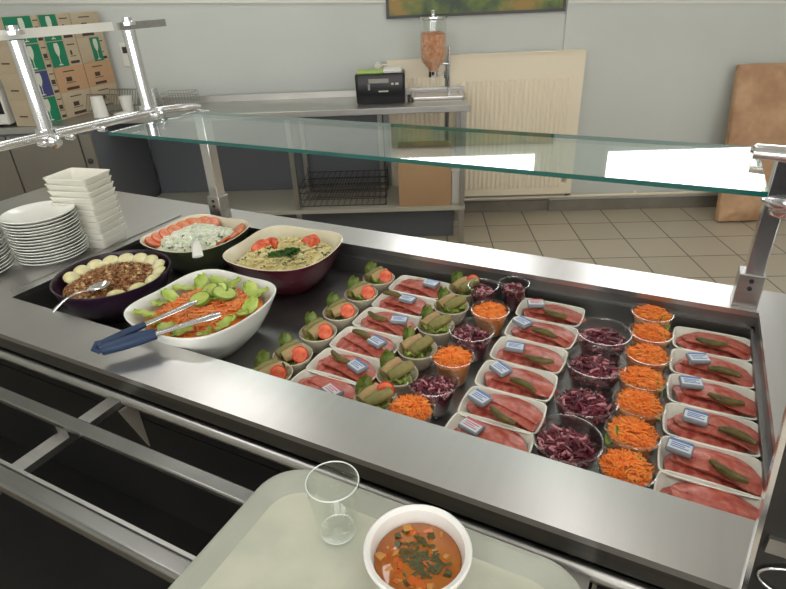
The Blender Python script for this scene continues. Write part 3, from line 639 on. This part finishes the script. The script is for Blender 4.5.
# white bowl contents
rnd = random.Random(41); m = MB(); core(m, .115, .115, .018, .083, .02, 1, sq=3.0); f = heap(.100, .100, .020, .085, 3.0)
for k in range(760): shred(m, f(rnd), rnd.uniform(.012, .026), .0017, rnd, 0 if rnd.random() < .75 else 1, 4)
tag(m.build('shredded_carrot_salad', [M['carrot2'], M['tomato_skin'] if False else M['carrot']], loc=WB, rz=-.05), 'shredded orange carrot and vegetable mix in the large white bowl', 'salad', kind='stuff')
lv = [leaf_mb(s, .062, .045, 0, .7).build('lettuce_leaf', M['lettuce_lt']) for s in (71, 72)]
sides = ['back left', 'back', 'back right', 'right', 'front right', 'front', 'front left', 'left']
k = 0
for idx, a in enumerate([2.36, 2.0, 1.57, 1.1, .785, .35, 0, -.4, -.785, -1.2, -1.57, -2.0, -2.4, -2.8, 3.14, 2.75]):
    s_ = (abs(math.cos(a)) ** 4 + abs(math.sin(a)) ** 4) ** -.25; r0 = .104 * s_
    o = place(lv[idx % 2], 'lv%d' % (idx % 2), (WB[0] + r0 * math.cos(a), WB[1] + r0 * math.sin(a), ZF + .095), 0, label='light green lettuce piece around the rim of the large white bowl', cat='lettuce leaf', group='lettuce pieces around the white bowl')
    o.rotation_euler = (R.uniform(-.3, .3), -.25, a + R.uniform(-.2, .2) + (1.57 if idx % 2 else .0)); o.scale = (.85, .75, .8)
bc = slice_mb(.026, .006).build('cucumber_slice', [M['cuke'], M['cuke_skin']])
for i, (dx, dy, tx, ty, lb) in enumerate([(.000, -.004, .40, -.15, 'leftmost and nearest'), (-.004, .030, .55, -.5, 'second from the left'), (.012, .036, .5, -.4, 'third from the left'), (.034, .034, .45, .35, 'farthest right')]):
    o = place(bc, 'bc', (WB[0] + dx, WB[1] + dy, ZF + .114 + .001 * i), 0, label='thick cucumber slice on the carrot salad, %s of the four' % lb, cat='cucumber slice', group='cucumber slices on the carrot salad')
    o.rotation_euler = (tx, ty, .4 * i); o.scale = (1.1, .8, 1)
# maroon bowl contents
rnd = random.Random(43); m = MB(); core(m, .118, .118, .018, .082, .02, 0, sq=3.0); f = heap(.110, .110, .022, .084, 3.0)
for k in range(460):
    c = Vector(f(rnd)); d = rnd.uniform(0, 6.3); L_ = .018; pts = []
    for j in range(9):
        t = j / 8; ph = t * 9 + d; ax = Vector((math.cos(d), math.sin(d), .2 * math.sin(d * 3))); n1 = Vector((-math.sin(d), math.cos(d), 0))
        pts.append(c + ax * L_ * (t - .5) + n1 * .0022 * math.cos(ph) + Vector((0, 0, .0022)) * math.sin(ph))
    m.tube(pts, .0019, 4, 1 if rnd.random() < .06 else 0)
tag(m.build('pasta_salad', [M['pasta'], M['herb']], loc=MBp, rz=.06), 'pale yellow pasta salad heaped in the large maroon bowl', 'salad', kind='stuff')
def wedge_mb(seed, r=.02):
    m = MB(); lo = []
    for i in range(9):
        t = i / 8; a = PI * t; w = math.sin(a) * r * .55 + .0006
        lo.append([(r * math.cos(a) * 1.2, -w, r * .15 * math.sin(a)), (r * math.cos(a) * 1.2, w, r * .15 * math.sin(a)), (r * math.cos(a) * 1.2, w * .5, r * (.15 + .75 * math.sin(a))), (r * math.cos(a) * 1.2, -w * .5, r * (.15 + .75 * math.sin(a)))])
    m.loft(lo, 0); return m
wd = [wedge_mb(1).build('tomato_wedge', M['tomato'])]
TW = [(-.072, .000, .3, 'lowest in the left cluster'), (-.060, .018, 1.2, 'middle of the left cluster'), (-.040, .012, 2.2, 'right of the left cluster'), (-.068, -.020, .9, 'nearest in the left cluster'), (.040, .062, .5, 'left in the right cluster'), (.054, .056, 1.9, 'right in the right cluster'), (.046, .074, 2.8, 'rear in the right cluster')]
for dx, dy, a, lb in TW:
    o = place(wd[0], 'wd', (MBp[0] + dx, MBp[1] + dy, ZF + .100 + (.003 if dx > 0 else 0)), a, label='red tomato wedge on the pasta salad, %s' % lb, cat='tomato wedge', group='tomato wedges on the pasta salad')
lb2 = [leaf_mb(s, .05, .022, 0, .9).build('basil_leaf', M['basil']) for s in (81, 82)]
for i, (dx, dy, a, l) in enumerate([(.015, -.062, -.1, 'leftmost'), (.035, -.040, .5, 'middle'), (.060, -.048, -.9, 'rightmost'), (.050, -.032, .3, 'rear')]):
    o = place(lb2[i % 2], 'bl%d' % (i % 2), (MBp[0] + dx, MBp[1] + dy, ZF + .108), a, label='dark green basil leaf on the pasta salad, %s one' % l, cat='basil leaf', group='basil leaves on the pasta salad'); o.rotation_euler = (.35, -.1, a)
# green bowl contents
rnd = random.Random(44); m = MB(); core(m, .106, .106, .016, .080, .02, 0, sq=3.0); f = heap(.088, .088, .024, .084, 3.0)
for k in range(640): hb = rnd.random() < .14; chunk(m, f(rnd), rnd.uniform(.0015, .0035) if hb else rnd.uniform(.0035, .0075), 1 if hb else 0, rnd)
tag(m.build('crumbled_cheese_salad', [M['cheese'], M['herb']], loc=GB, rz=.02), 'crumbled white cheese with herbs in the large dark green bowl', 'salad', kind='stuff')
ts0 = slice_mb(.024, .005).build('tomato_slice', [M['tomato_pale'], M['tomato']])
tl = [(-.086, -.070), (-.090, -.044), (-.090, -.018), (-.088, .010), (-.086, .038), (-.082, .064), (-.058, .086), (-.030, .088), (.070, .080), (.086, .058), (.088, .032), (.084, .004)]
tln = ['nearest', 'second', 'third', 'fourth', 'fifth', 'sixth', 'seventh', 'eighth', 'rearmost', 'second', 'third', 'nearest']
for i, (dx, dy) in enumerate(tl):
    a = math.atan2(dy, dx)
    o = place(ts0, 'ts0', (GB[0] + dx * 1.12, GB[1] + dy * 1.12, ZF + .089), 0, label='tomato slice along the %s side of the cheese salad, %s in the row' % ('left' if i < 8 else 'right', tln[i]), cat='tomato slice', group='tomato slices around the cheese salad')
    o.rotation_euler = (0, -.55, a)
# purple bowl contents
rnd = random.Random(45); m = MB(); core(m, .120, .120, .014, .082, .02, 0); f = heap(.116, .116, .018, .082)
for k in range(900): chunk(m, f(rnd), rnd.uniform(.0018, .0042), 1 if rnd.random() < .18 else 0, rnd)
tag(m.build('toasted_grain_salad', [M['lentil'], M['lentil2']], loc=PB), 'brown toasted grain mix in the round dark purple bowl', 'salad', kind='stuff')
def egg_mb():
    m = MB(); lo = []
    for k in range(8):
        t = k / 7 * PI / 2; z = .014 * (1 - math.cos(PI / 2 - t)) if False else .013 * math.sin(t); r = math.cos(t) if k < 7 else .02
        lo.append([(.021 * r * math.cos(a) * (1 + .08 * math.cos(a)), .018 * r * math.sin(a), z) for a in [q * 2 * PI / 22 for q in range(22)]])
    m.loft(lo, 0); return m
eg = egg_mb().build('egg_half', M['egg']); eg.scale = (1.08, 1.1, 1.1)
angs = [3.55, 3.2, 2.85, 2.5, 2.15, 1.8, 1.45, 1.05, .65, .25, -.2, -.65]
ordn = ['first', 'second', 'third', 'fourth', 'fifth', 'sixth', 'seventh', 'eighth', 'ninth', 'tenth', 'eleventh', 'last']
for i, a in enumerate(angs):
    o = place(eg, 'egg', (PB[0] + .111 * math.cos(a), PB[1] + .111 * math.sin(a), ZF + .090), 0, label='boiled egg half, %s clockwise from the left tip of the purple bowl' % ordn[i], cat='egg half', group='egg halves around the grain salad')
    o.rotation_euler = (0, -.35, a); o.rotation_euler = (0, -.3, a)
    o.rotation_euler.z = a + PI / 2; o.rotation_euler.x = -.55; o.rotation_euler.y = 0
# utensils -------------------------------------------------------------
def spoon(name, mats, label, tip, tail, z0, z1, bl=.055, bw=.038, hand_w=.007, hl=None):
    e = empty(name, tip, label=label, cat='spoon'); d = Vector(tail) - Vector(tip); Lh = Vector((d.x, d.y, 0)).length; e.rotation_euler.z = math.atan2(d.y, d.x)
    m = MB(); lo = []
    for k in range(6):
        q = 1 - k / 5 * .95; lo.append([(bl / 2 * q * math.cos(a), bw / 2 * q * math.sin(a), -.009 * (1 - q * q)) for a in [s * 2 * PI / 24 for s in range(24)]])
    up = [[(x, y, z + .0014) for x, y, z in l] for l in lo]
    m.loft(list(reversed(lo)) + up, 0); m.build('spoon_head', mats[0], e)
    m = MB(); n = 14; pts = []
    for k in range(n + 1):
        t = k / n; x = bl / 2 - .004 + (Lh - bl / 2) * t; pts.append((x, 0, (z1 - z0) * t + .020 * math.sin(PI * min(1, t * 1.0)) * .6))
    m.tube(pts, [hand_w * (.55 + .45 * t / n) for t in range(n + 1)], 10, 0, flat=.28); m.build('handle', mats[1], e)
    return e
spoon('serving_spoon', [M['chrome'], M['chrome']], 'steel spoon resting in the purple bowl with its handle over the near rim', (-1.184, .735, ZF + .108), (-1.198, .615, ZT + .03), ZF + .108, ZT + .016, hand_w=.006)
spoon('serving_spoon', [M['clear'], M['plastic_white']], 'pale plastic spoon standing in the cheese salad over the rim', (-1.165, 1.040, ZF + .116), (-1.068, .945, ZT + .03), ZF + .116, ZT + .034, hand_w=.014)
tg = empty('serving_tongs', (-.934, .547, 0), label='steel tongs with blue grips lying across the large white bowl', cat='tongs')
def TP(pts, name, m_, r, flat=.35, n=10):
    b_ = MB(); b_.tube([(x + .934, y - .547, z) for x, y, z in pts], r, n, flat=flat); return b_.build(name, m_, tg)
def lerp(a, c, t): return tuple(a[i] + (c[i] - a[i]) * t for i in range(3))
A0 = (-.940, .548, .927); A1 = (-.792, .726, .945)     # lower arm
B0 = (-.947, .553, .935); B1 = (-.872, .742, .950)     # second arm, opened away
TP([lerp(A0, A1, t) for t in (.42, .6, .8, .92, 1.0)], 'arm', M['chrome'], [.0085, .009, .0105, .013, .009], .4)
TP([lerp(B0, B1, t) for t in (.42, .6, .8, .92, 1.0)], 'arm', M['chrome'], [.007, .007, .009, .0105, .006], .4)
TP([lerp(A0, A1, t) for t in (0, .15, .3, .44)], 'grip', M['blue_grip'], [.013, .0155, .0155, .013], .85, 14)
TP([lerp(B0, B1, t) for t in (0, .15, .3, .44)], 'grip', M['blue_grip'], [.009, .010, .010, .008], .7, 14)
TP([(-.940, .545, .925), (-.951, .540, .930), (-.952, .550, .936), (-.945, .556, .936)], 'spring_end', M['blue_grip'], .007, .8)
# ------------------------------------------------------------------ plate stacks
n_sq = 11
dm = MB(); q_ = lambda hw, hh, r, z: rr(hw, hh, r, 5, z)
dm.loft([q_(.062, .045, .008, 0), q_(.064, .047, .009, .002), q_(.0705, .0535, .010, .026), q_(.072, .055, .010, .028), q_(.072, .055, .010, .030), q_(.069, .052, .009, .030), q_(.061, .044, .008, .006), q_(.058, .041, .007, .004)])
dsk = dm.build('rectangular_dish', M['dish'])
for k in range(n_sq):
    lb = 'white rectangular dish in the stack behind the round plates, %s' % (['bottom one', 'second from the bottom', 'third from the bottom', 'fourth from the bottom', 'fifth from the bottom', 'sixth up, the middle one', 'fifth from the top', 'fourth from the top', 'third from the top', 'second from the top', 'top one'][k])
    jx = R.uniform(-.0015, .0015) - .004 * k / 11
    place(dsk, 'dsk', (-1.500 + jx - .0035 * k / 3, .972 + .001 * k, ZT + .0172 * k), math.radians(12) + R.uniform(-.02, .02), label=lb, cat='dish', group='stacked white rectangular dishes')
pl = MB(); pl.lathe([(0, 0), (.048, 0), (.052, .002), (.075, .008), (.090, .016), (.0915, .0175), (.0905, .0190), (.074, .0115), (.052, .0050), (0, .0045)], 48, cap0=False, cap1=False)
plo = pl.build('plate', M['porcelain'])
def ordlab(k, n):
    w = ['', 'second', 'third', 'fourth', 'fifth', 'sixth', 'seventh', 'eighth']
    if k == 0: return 'bottom one'
    if k == n - 1: return 'top one'
    return '%s from the bottom' % w[k] if k < n / 2 else '%s from the top' % w[n - 1 - k]
for k in range(15):
    place(plo, 'plo', (-1.519 - .0008 * k + R.uniform(-.002, .002), .848 + R.uniform(-.002, .002), ZT + .0082 * k), 0, label='round white plate in the fuller visible stack, %s' % ordlab(k, 15), cat='plate', group='round white plates in the right stack')
for k in range(15):
    place(plo, 'plo', (-1.618 - .001 * k + R.uniform(-.002, .002), .690 + R.uniform(-.002, .002), ZT + .0078 * k), 0, label='round white plate in the stack cut by the left edge, %s' % ordlab(k, 15), cat='plate', group='round white plates in the left stack')
# ------------------------------------------------------------------ side table and cabinet (wall frame)
tb = empty('side_table', WF(-.6, .33, 0), AW, label='long stainless steel side table with lower shelf against the far wall', cat='table')
def wp(mb, name, m, par, u, v, **k):
    mb.xf(Matrix.Translation((-u, v, 0))); return mb.build(name, m, par, **k)
TU0, TU1, TV0, TV1 = -1.925, .325, .12, .60
s = MB(); s.box(TU0, TU1, -TV1, -TV0, .862, .90); wp(s, 'tabletop', M['table_steel'], tb, -.6, .33, bevel=.003)
s = MB(); s.box(TU0, TU1, -TV0 - .012, -TV0, .90, .940); wp(s, 'upstand', M['table_steel'], tb, -.6, .33)
s = MB(); s.box(-1.92, TU1 - .02, -TV1 + .01, -TV0, .235, .26); wp(s, 'lower_shelf', M['shelf'], tb, -.6, .33)
s = MB(); s.box(-1.91, -.23, -.125, -.115, .262, .86); s.box(-1.91, .24, -.46, -.45, .004, .234); wp(s, 'back_panel', M['fridge_side'], tb, -.6, .33)  # rear panel; the lower box is an added sheet for the floor's shade
for u in (-.80, .285):
    for v in (.57, .15):
        s = MB(); s.box(u - .016, u + .016, -v - .016, -v + .016, .0, .862); wp(s, 'leg', M['table_steel'], tb, -.6, .33)
s = MB(); s.box(-.27, -.24, -.166, -.134, 0, .862); wp(s, 'leg', M['table_steel'], tb, -.6, .33)
cb = empty('base_cabinet', WF(-2.6, .33, 0), AW, label='taupe base cabinet with locked doors under the left of the side table', cat='cabinet')
s = MB(); s.box(-3.3, -1.93, -.79, -.12, .02, .862); wp(s, 'body', M['fridge_side'], cb, -2.6, .33)
s = MB(); s.box(-3.3, -1.93, -.80, -.12, .862, .90); wp(s, 'worktop', M['table_steel'], cb, -2.6, .33, bevel=.003)
for i, (a, c) in enumerate(((-3.29, -2.458), (-2.448, -2.015), (-2.005, -1.935))):
    s = MB(); s.box(a, c, -.808, -.791, .06, .850); d_ = wp(s, 'door', M['cab_door'], cb, -2.6, .33, bevel=.002)
    if i == 1:
        s = MB(); s.lathe([(.016, 0), (.016, .006), (.010, .009)], 20); s.xf(Matrix.Translation((-1.975, -.808, .69)) @ Matrix.Rotation(PI / 2, 4, 'X')); o = wp(s, 'door_lock', M['dark'], cb, -2.6, .33)
# radiator
ra = empty('radiator', WF(.48, .06, 0), AW, label='cream panel radiator with vertical ribs on the far wall behind the table', cat='radiator')
def ribs(u0, u1, z0, z1, vv, par, ou):
    m = MB(); m.box(u0, u1, -vv, -vv + .04, z0, z1)
    n = int((u1 - u0 - .1) / .032)
    for k in range(n):
        x = u0 + .05 + k * .032
        m.loft([[(x, -vv, z0 + .05), (x + .006, -vv - .006, z0 + .055), (x + .016, -vv - .006, z0 + .055), (x + .022, -vv, z0 + .05)], [(x, -vv, z1 - .16), (x + .006, -vv - .006, z1 - .165), (x + .016, -vv - .006, z1 - .165), (x + .022, -vv, z1 - .16)]], 0, False)
    wp(m, 'panel', M['radiator'], par, ou, .06)
ribs(.225, 1.118, .160, 1.125, .10, ra, .48)
m = MB(); m.box(.225, 1.118, -.112, -.045, 1.125, 1.133); wp(m, 'top_cap', M['radiator'], ra, .48, .06)
m = MB(); m.box(-.19, .195, -.10, -.06, .160, 1.115);
for k in range(10):
    x = -.14 + k * .032; m.loft([[(x, -.10, .2), (x + .006, -.106, .2), (x + .016, -.106, .2), (x + .022, -.10, .2)], [(x, -.10, 1.0), (x + .006, -.106, 1.0), (x + .016, -.106, 1.0), (x + .022, -.10, 1.0)]], 0, False)
ra2 = empty('radiator', WF(.03, .06, 0), AW, label='smaller cream radiator behind the black box and cereal dispenser', cat='radiator')
wp(m, 'panel', M['radiator'], ra2, .03, .06)
m = MB(); m.lathe([(.004, 0), (.024, .004), (.026, .03), (.020, .042)], 20); m.xf(Matrix.Translation((-.25, -.07, 1.085)) @ Matrix.Rotation(PI / 2, 4, 'X')); m.tube([(-.25, -.075, 1.085), (-.19, -.08, 1.085)], .009, 10); wp(m, 'valve', M['valve'], ra2, .03, .06)
m = MB(); 
for x in (0.0, .58):
    m.box(x - .02, x + .02, -.04, .04, .25, .29)
m.build('wall_bracket', M['radiator'], ra)
m = MB(); m.box(-.1, -.06, -.02, .055, .25, .29); m.box(.06, .10, -.02, .055, .25, .29); m.build('wall_bracket', M['radiator'], ra2)
m = MB(); m.box(.60, .64, -.03, -.01, .145, .172); m.tube([(.62, -.02, .155), (.62, -.003, .139)], .008); m.build('valve', M['dark'], ra)
# picture
pc = empty('framed_picture', WF(.40, .012, 1.36), AW, label='dark green landscape picture on the far wall cut by the top edge', cat='picture')
m = MB(); m.box(-.585, .575, 0, .012, 0, .62); m.box(-.585, .575, -.008, 0, 0, .018); m.box(-.585, .575, -.008, 0, .602, .62); m.box(-.585, -.567, -.008, 0, .018, .602); m.box(.557, .575, -.008, 0, .018, .602); m.build('frame', M['dark'], pc)
m = MB(); m.box(-.567, .557, -.003, -.0005, .018, .602); m.build('print', M['picture'], pc)
# black box
bx = empty('toaster', WF(-.222, .36, .90), AW, label='black appliance box with green and white top on the side table', cat='appliance')
m = MB(); m.loft([rr(.148, .095, .02, 5, 0), rr(.152, .098, .02, 5, .01), rr(.155, .10, .02, 5, .165), rr(.150, .095, .02, 5, .178)]); m.build('body', M['plastic_black'], bx)
m = MB(); m.box(-.145, .02, -.085, .085, .1785, .186); m.build('green_top', M['lime'], bx)
m = MB(); m.box(.022, .135, -.085, .085, .1785, .196); m.build('white_top', M['plastic_white'], bx, bevel=.004)
m = MB(); m.box(-.07, .055, -.106, -.1005, .125, .150); m.box(-.075, -.062, -.106, -.1005, .085, .120); m.build('front_slot', M['wire'], bx)
m = MB(); m.box(.07, .085, -.104, -.1005, .112, .124); m.box(.095, .115, -.104, -.1005, .112, .124); m.box(-.01, .05, -.104, -.1005, .072, .080); m.build('front_mark', M['print_white'], bx)
m = MB(); m.box(-.01, .01, -.01, .01, 0, .045); tag(m.build('salt_shaker', M['plastic_black'], loc=WF(-.045, .42, .90), rz=AW, bevel=.003), 'tiny black pot between the black box and dispenser base', 'pot')
# cereal dispenser
cd = empty('cereal_dispenser', WF(.138, .28, .90), AW, label='clear cereal dispenser on a steel base with metal pole', cat='cereal dispenser')
m = MB(); m.loft([rr(.165, .12, .02, 5, 0), rr(.170, .125, .02, 5, .012), rr(.168, .123, .02, 5, .022), rr(.15, .105, .02, 5, .022), rr(.145, .10, .02, 5, .014)]); m.build('base_tray', M['steel'], cd)
m = MB(); m.tube([(.075, .02, .012), (.075, .02, .30)], .009, 12); m.tube([(.075, .02, .20), (-.03, -.0, .20)], .007, 8); m.build('pole', M['chrome'], cd)
m = MB(); m.lathe([(.030, .155), (.035, .175), (.072, .215), (.082, .24), (.082, .455), (.0795, .455), (.0795, .242), (.070, .218), (.033, .178), (.028, .158)], 32, c=(-.025, 0, 0), cap0=False, cap1=False); m.build('canister', M['clear'], cd)
m = MB(); m.lathe([(.028, .157), (.033, .180), (.068, .218), (.077, .243), (.077, .375), (.05, .382), (.001, .385)], 28, c=(-.025, 0, 0))
rnd = random.Random(5)
for k in range(120):
    a = rnd.uniform(0, 6.3); chunk(m, (-.025 + .074 * math.cos(a), .074 * math.sin(a), rnd.uniform(.25, .375)), .005, 0, rnd)
for k in range(60):
    a = rnd.uniform(0, 6.3); q = .072 * math.sqrt(rnd.random()); chunk(m, (-.025 + q * math.cos(a), q * math.sin(a), .384), .005, 0, rnd)
o = m.build('cereal', M['cereal'], cd); o['kind'] = 'stuff'
m = MB(); m.lathe([(.086, .455), (.089, .462), (.086, .474), (.03, .478), (.012, .482), (.012, .50), (.015, .51), (.001, .512)], 28, c=(-.025, 0, 0)); m.build('lid', M['chrome'], cd)
m = MB(); m.lathe([(.032, .125), (.034, .130), (.034, .160)], 20, c=(-.025, 0, 0)); m.tube([(-.025, 0, .14), (.045, -.03, .14)], .006, 8); m.box(.04, .052, -.045, -.015, .12, .165); m.build('portion_valve', M['chrome'], cd)
# under-table things
m = MB(); m.box(-.17, .17, -.11, .11, 0, .37); m.box(-.17, -.002, -.112, .112, .37, .374); m.box(.002, .17, -.112, .112, .37, .374)
tag(m.build('cardboard_box', M['cardboard'], loc=WF(.045, .46, .26), rz=AW), 'plain tan cardboard box on the lower shelf of the side table', 'box')
m = MB(); m.box(-.035, .035, -.09, .09, 0, .22)
tag(m.build('white_box', M['plastic_white'], loc=WF(.255, .45, .26), rz=AW, bevel=.002), 'small white box right of the tan cardboard box on the shelf', 'box')
for k in range(4):
    m = MB()
    for q in range(15): x = -.28 + q * .04; m.tube([(x, -.17, .012), (x, .17, .012)], .002, 5)
    for y in (-.17, 0, .17): m.tube([(-.285, y, .008), (.285, y, .008)], .003, 6)
    m.tube([(-.285, -.17, 0.003), (-.285, -.17, .045)], .003, 6); m.tube([(.285, -.17, 0.003), (.285, -.17, .045)], .003, 6); m.tube([(-.285, .17, 0.003), (-.285, .17, .045)], .003, 6); m.tube([(.285, .17, 0.003), (.285, .17, .045)], .003, 6)
    tag(m.build('wire_rack', M['rack_dark'], loc=WF(-.50, .36, .26 + .045 * k), rz=AW), 'dark wire rack on the lower shelf, %s of the stack' % ['bottom', 'second from bottom', 'second from top', 'top'][k], 'rack', 'stacked dark wire racks')
# parcel leaning on the wall
def parcel():
    m = MB(); nx, nz = 26, 50; rnd = random.Random(8); w, h, t = .42, 1.02, .09; F = []; Bk = []
    for k in range(nz + 1):
        for i in range(nx + 1):
            x = (i / nx - .5) * w * (1 + .05 * (1 - k / nz)); z = k / nz * h
            e = min(i, nx - i, k, nz - k) / 3.0; e = min(1, e)
            n_ = noise.noise((x * 7, z * 6, 3)) * .022 + abs(noise.noise((x * 20, z * 16, 9))) * .020
            F.append((x + noise.noise((z * 5, x, 1)) * .012, -t * (.55 + .45 * e) + n_, z)); Bk.append((x + noise.noise((z * 5, x, 1)) * .012, 0, z))
    n = len(F); fs = []; W_ = nx + 1
    for k in range(nz):
        for i in range(nx):
            a = k * W_ + i; fs.append((a, a + 1, a + W_ + 1, a + W_)); fs.append((n + a, n + a + W_, n + a + W_ + 1, n + a + 1))
    edge = list(range(W_)) + [k * W_ + nx for k in range(1, nz + 1)] + [nz * W_ + i for i in range(nx - 1, -1, -1)] + [k * W_ for k in range(nz - 1, 0, -1)]
    for k in range(len(edge)): a, c = edge[k], edge[(k + 1) % len(edge)]; fs.append((a, n + a, n + c, c))
    m.add(F + Bk, fs, 0, True); return m
o = parcel().build('paper_parcel', M['paper'], loc=WF(2.31, .31, .004), rz=AW)
o.rotation_euler = (-.21, 0, AW); o = tag(o, 'tall crumpled brown paper parcel leaning on the wall at right', 'parcel')
# ------------------------------------------------------------------ left end: cartons, microwave, crockery on the side table
def goblet_print(m, y0, z0, h, xf):   # flat wine glass drawn on the +u face
    pts = [(.0, .02), (.20, .02), (.20, .05), (.03, .08), (.03, .40), (.12, .48), (.22, .62), (.24, .80), (.18, .97), (-.18, .97), (-.24, .80), (-.22, .62), (-.12, .48), (-.03, .40), (-.03, .08), (-.20, .05), (-.20, .02)]
    m.add([(xf, y0 + a * h * .62, z0 + b * h) for a, b in pts] , [tuple(range(len(pts)))], 0)
bw, bh, bd = .238, .146, .15
rowsn = ['bottom', 'second', 'third', 'top']; colsn = ['nearest', 'middle', 'farthest']
CA = math.atan2(.19, .70)
def carton(u, v, z, rz, w, h, d, label, panel, tan, text=True):
    e = empty('glassware_carton', WF(u, v, z), rz, label=label, cat='carton', group='cartons piled on the side cabinet')
    m = MB(); m.box(-d, 0, -w / 2 + .001, w / 2 - .001, 0, h - .001); m.build('box_body', M['box_tan'] if tan else M['box_beige'], e)
    if panel:
        m = MB(); w0 = -w / 2 + .006 + (0 if panel != 'slim' else .10); pw_ = .125 if panel != 'slim' else .08
        if label.split(', ')[1].startswith('nearest'): pw_ = .185
        m.box(0, .0012, w0, w0 + pw_, .002, h - .003); pn = m.build('printed_panel', M['box_blue'] if panel == 'blue' else M['box_green'], e)
        m = MB(); goblet_print(m, w0 + pw_ * .5 + (.02 if pw_ > .15 else 0), .008, h - .016, .0022); m.build('goblet_print', M['print_white'], pn)
    if text:
        m = MB()
        for (ya, yb, za, zb) in ((.03, .10, .010, .026), (.04, .085, .050, .054), (.045, .06, .060, .085), (.035, .095, .115, .121)):
            if not panel: ya -= .09; yb -= .06
            if panel and label.split(', ')[1].startswith('nearest'): ya = max(ya + .035, .082); yb = min(yb + .05, .115)
            m.box(0, .001, ya, yb, za, zb)
        m.box(-d * .7, -d * .3, -w / 2 - .0002, -w / 2 + .001, .05, .058)
        m.build('printed_text', M['print_dark'], e)
pans = {(0, 0): 'green', (0, 1): 'blue', (0, 2): 'green', (0, 3): 'green', (1, 2): 'green', (1, 3): 'green', (2, 2): 'slim'}
for j in range(3):
    for k in range(4):
        t_ = (j + .5) / 3; u = -2.255 + .19 * t_; v = .785 - .70 * t_
        carton(u, v, .90 + bh * k, AW - CA, bw, bh, bd, 'glassware carton, %s column and %s row of the carton pile' % (colsn[j], rowsn[k]), pans.get((j, k)), (j, k) in ((2, 1), (1, 1)))
for k in range(4):
    carton(-2.62, .25, .90 + .13 * k, AW, .22, .13, .30, 'plain carton behind the microwave, %s of four' % ['bottom', 'second', 'third', 'top'][k], None, k == 2)
mw = empty('microwave', WF(-2.622, .60, .90), AW, label='white microwave with dark window at the left edge of the picture', cat='microwave')
m = MB(); m.box(-.24, .20, -.17, .17, 0.012, .27); m.build('body', M['plastic_white'], mw, bevel=.01)
m = MB(); m.box(-.20, .192, -.176, -.1705, .075, .25); m.box(.2005, .204, -.10, .12, .08, .22); m.build('door_window', M['plastic_black'], mw)
m = MB()
for x in (-.2, .16):
    for y in (-.13, .13): m.lathe([(.012, 0), (.012, .012)], 12, (x, y, 0))
m.build('foot', M['dark'], mw)
# wire dish rack
m = MB()
for q in range(12): x = -.11 + q * .02; m.tube([(x, -.14, .02), (x, -.10, .11), (x, -.095, .115)], .0022, 5); m.tube([(x, .08, .02), (x, .12, .11)], .0022, 5); m.tube([(x, -.14, .02), (x, .08, .02)], .0022, 5)
for y, z in ((-.14, .02), (.08, .02), (-.095, .115), (.12, .115)): m.tube([(-.115, y, z), (.115, y, z)], .003, 6)
for x in (-.1, .1):
    for y in (-.12, .06): m.tube([(x, y, 0), (x, y, .02)], .003, 6)
tag(m.build('dish_rack', M['wire'], loc=WF(-1.985, .33, .90), rz=AW - .2), 'small grey wire dish rack in front of the glassware cartons', 'rack')
def cup(u, v, r, h, label, mt, inv=False):
    m = MB(); m.lathe([(0, 0), (r * .78, 0), (r * .8, .003), (r, h), (r - .003, h), (r * .77, .006), (0, .005)], 24, cap0=False, cap1=False)
    if inv: m.xf(Matrix.Translation((0, 0, h)) @ Matrix.Rotation(PI, 4, 'X'))
    return tag(m.build('cup', mt, loc=WF(u, v, .90)), label, 'cup', 'cups beside the dish rack')
cup(-1.98, .54, .045, .12, 'tall white cup in front of the wire dish rack', M['plastic_white'], True)
cup(-1.86, .42, .040, .10, 'white cup behind the chrome tube of the guard', M['plastic_white'])
for i, (u, v, l) in enumerate(((-1.74, .42, 'upturned clear tumbler right of the chrome tube, nearer one'), (-1.72, .31, 'upturned clear tumbler right of the chrome tube, farther one'))): cup(u, v, .04, .13, l, M['clear'], True)
m = MB(); m.lathe([(.0, 0), (.04, 0), (.062, .01), (.06, .013), (.0, .004)], 24, cap0=False, cap1=False); tag(m.build('saucer', M['porcelain'], loc=WF(-1.84, .52, .90)), 'white saucer on the side table beside the tall white cup', 'saucer')
bk = MB()
for zz_ in (.0, .03, .06, .09): bk.loft([rr(.10, .07, .01, 3, zz_ + .002), rr(.10, .07, .01, 3, zz_ + .005)], cap0=False, cap1=False)
for q in range(11): x = -.10 + q * .02; bk.tube([(x, -.07, .09), (x, -.07, .003), (x, .07, .003), (x, .07, .09)], .0012, 4)
tag(bk.build('wire_basket', M['wire'], loc=WF(-1.56, .28, .90), rz=AW), 'low fine wire basket on the side table by the wall', 'basket')
so_ = empty('wall_socket', WF(-1.98, .0, 1.21), AW, label='small wall socket with dark insert above the side table', cat='socket')
m = MB(); m.box(-.035, .035, -.012, 0, -.075, .075); m.build('socket_plate', M['plastic_white'], so_, bevel=.003)
m = MB(); m.box(-.018, .018, -.016, -.0122, .01, .05); m.build('socket_insert', M['dark'], so_)
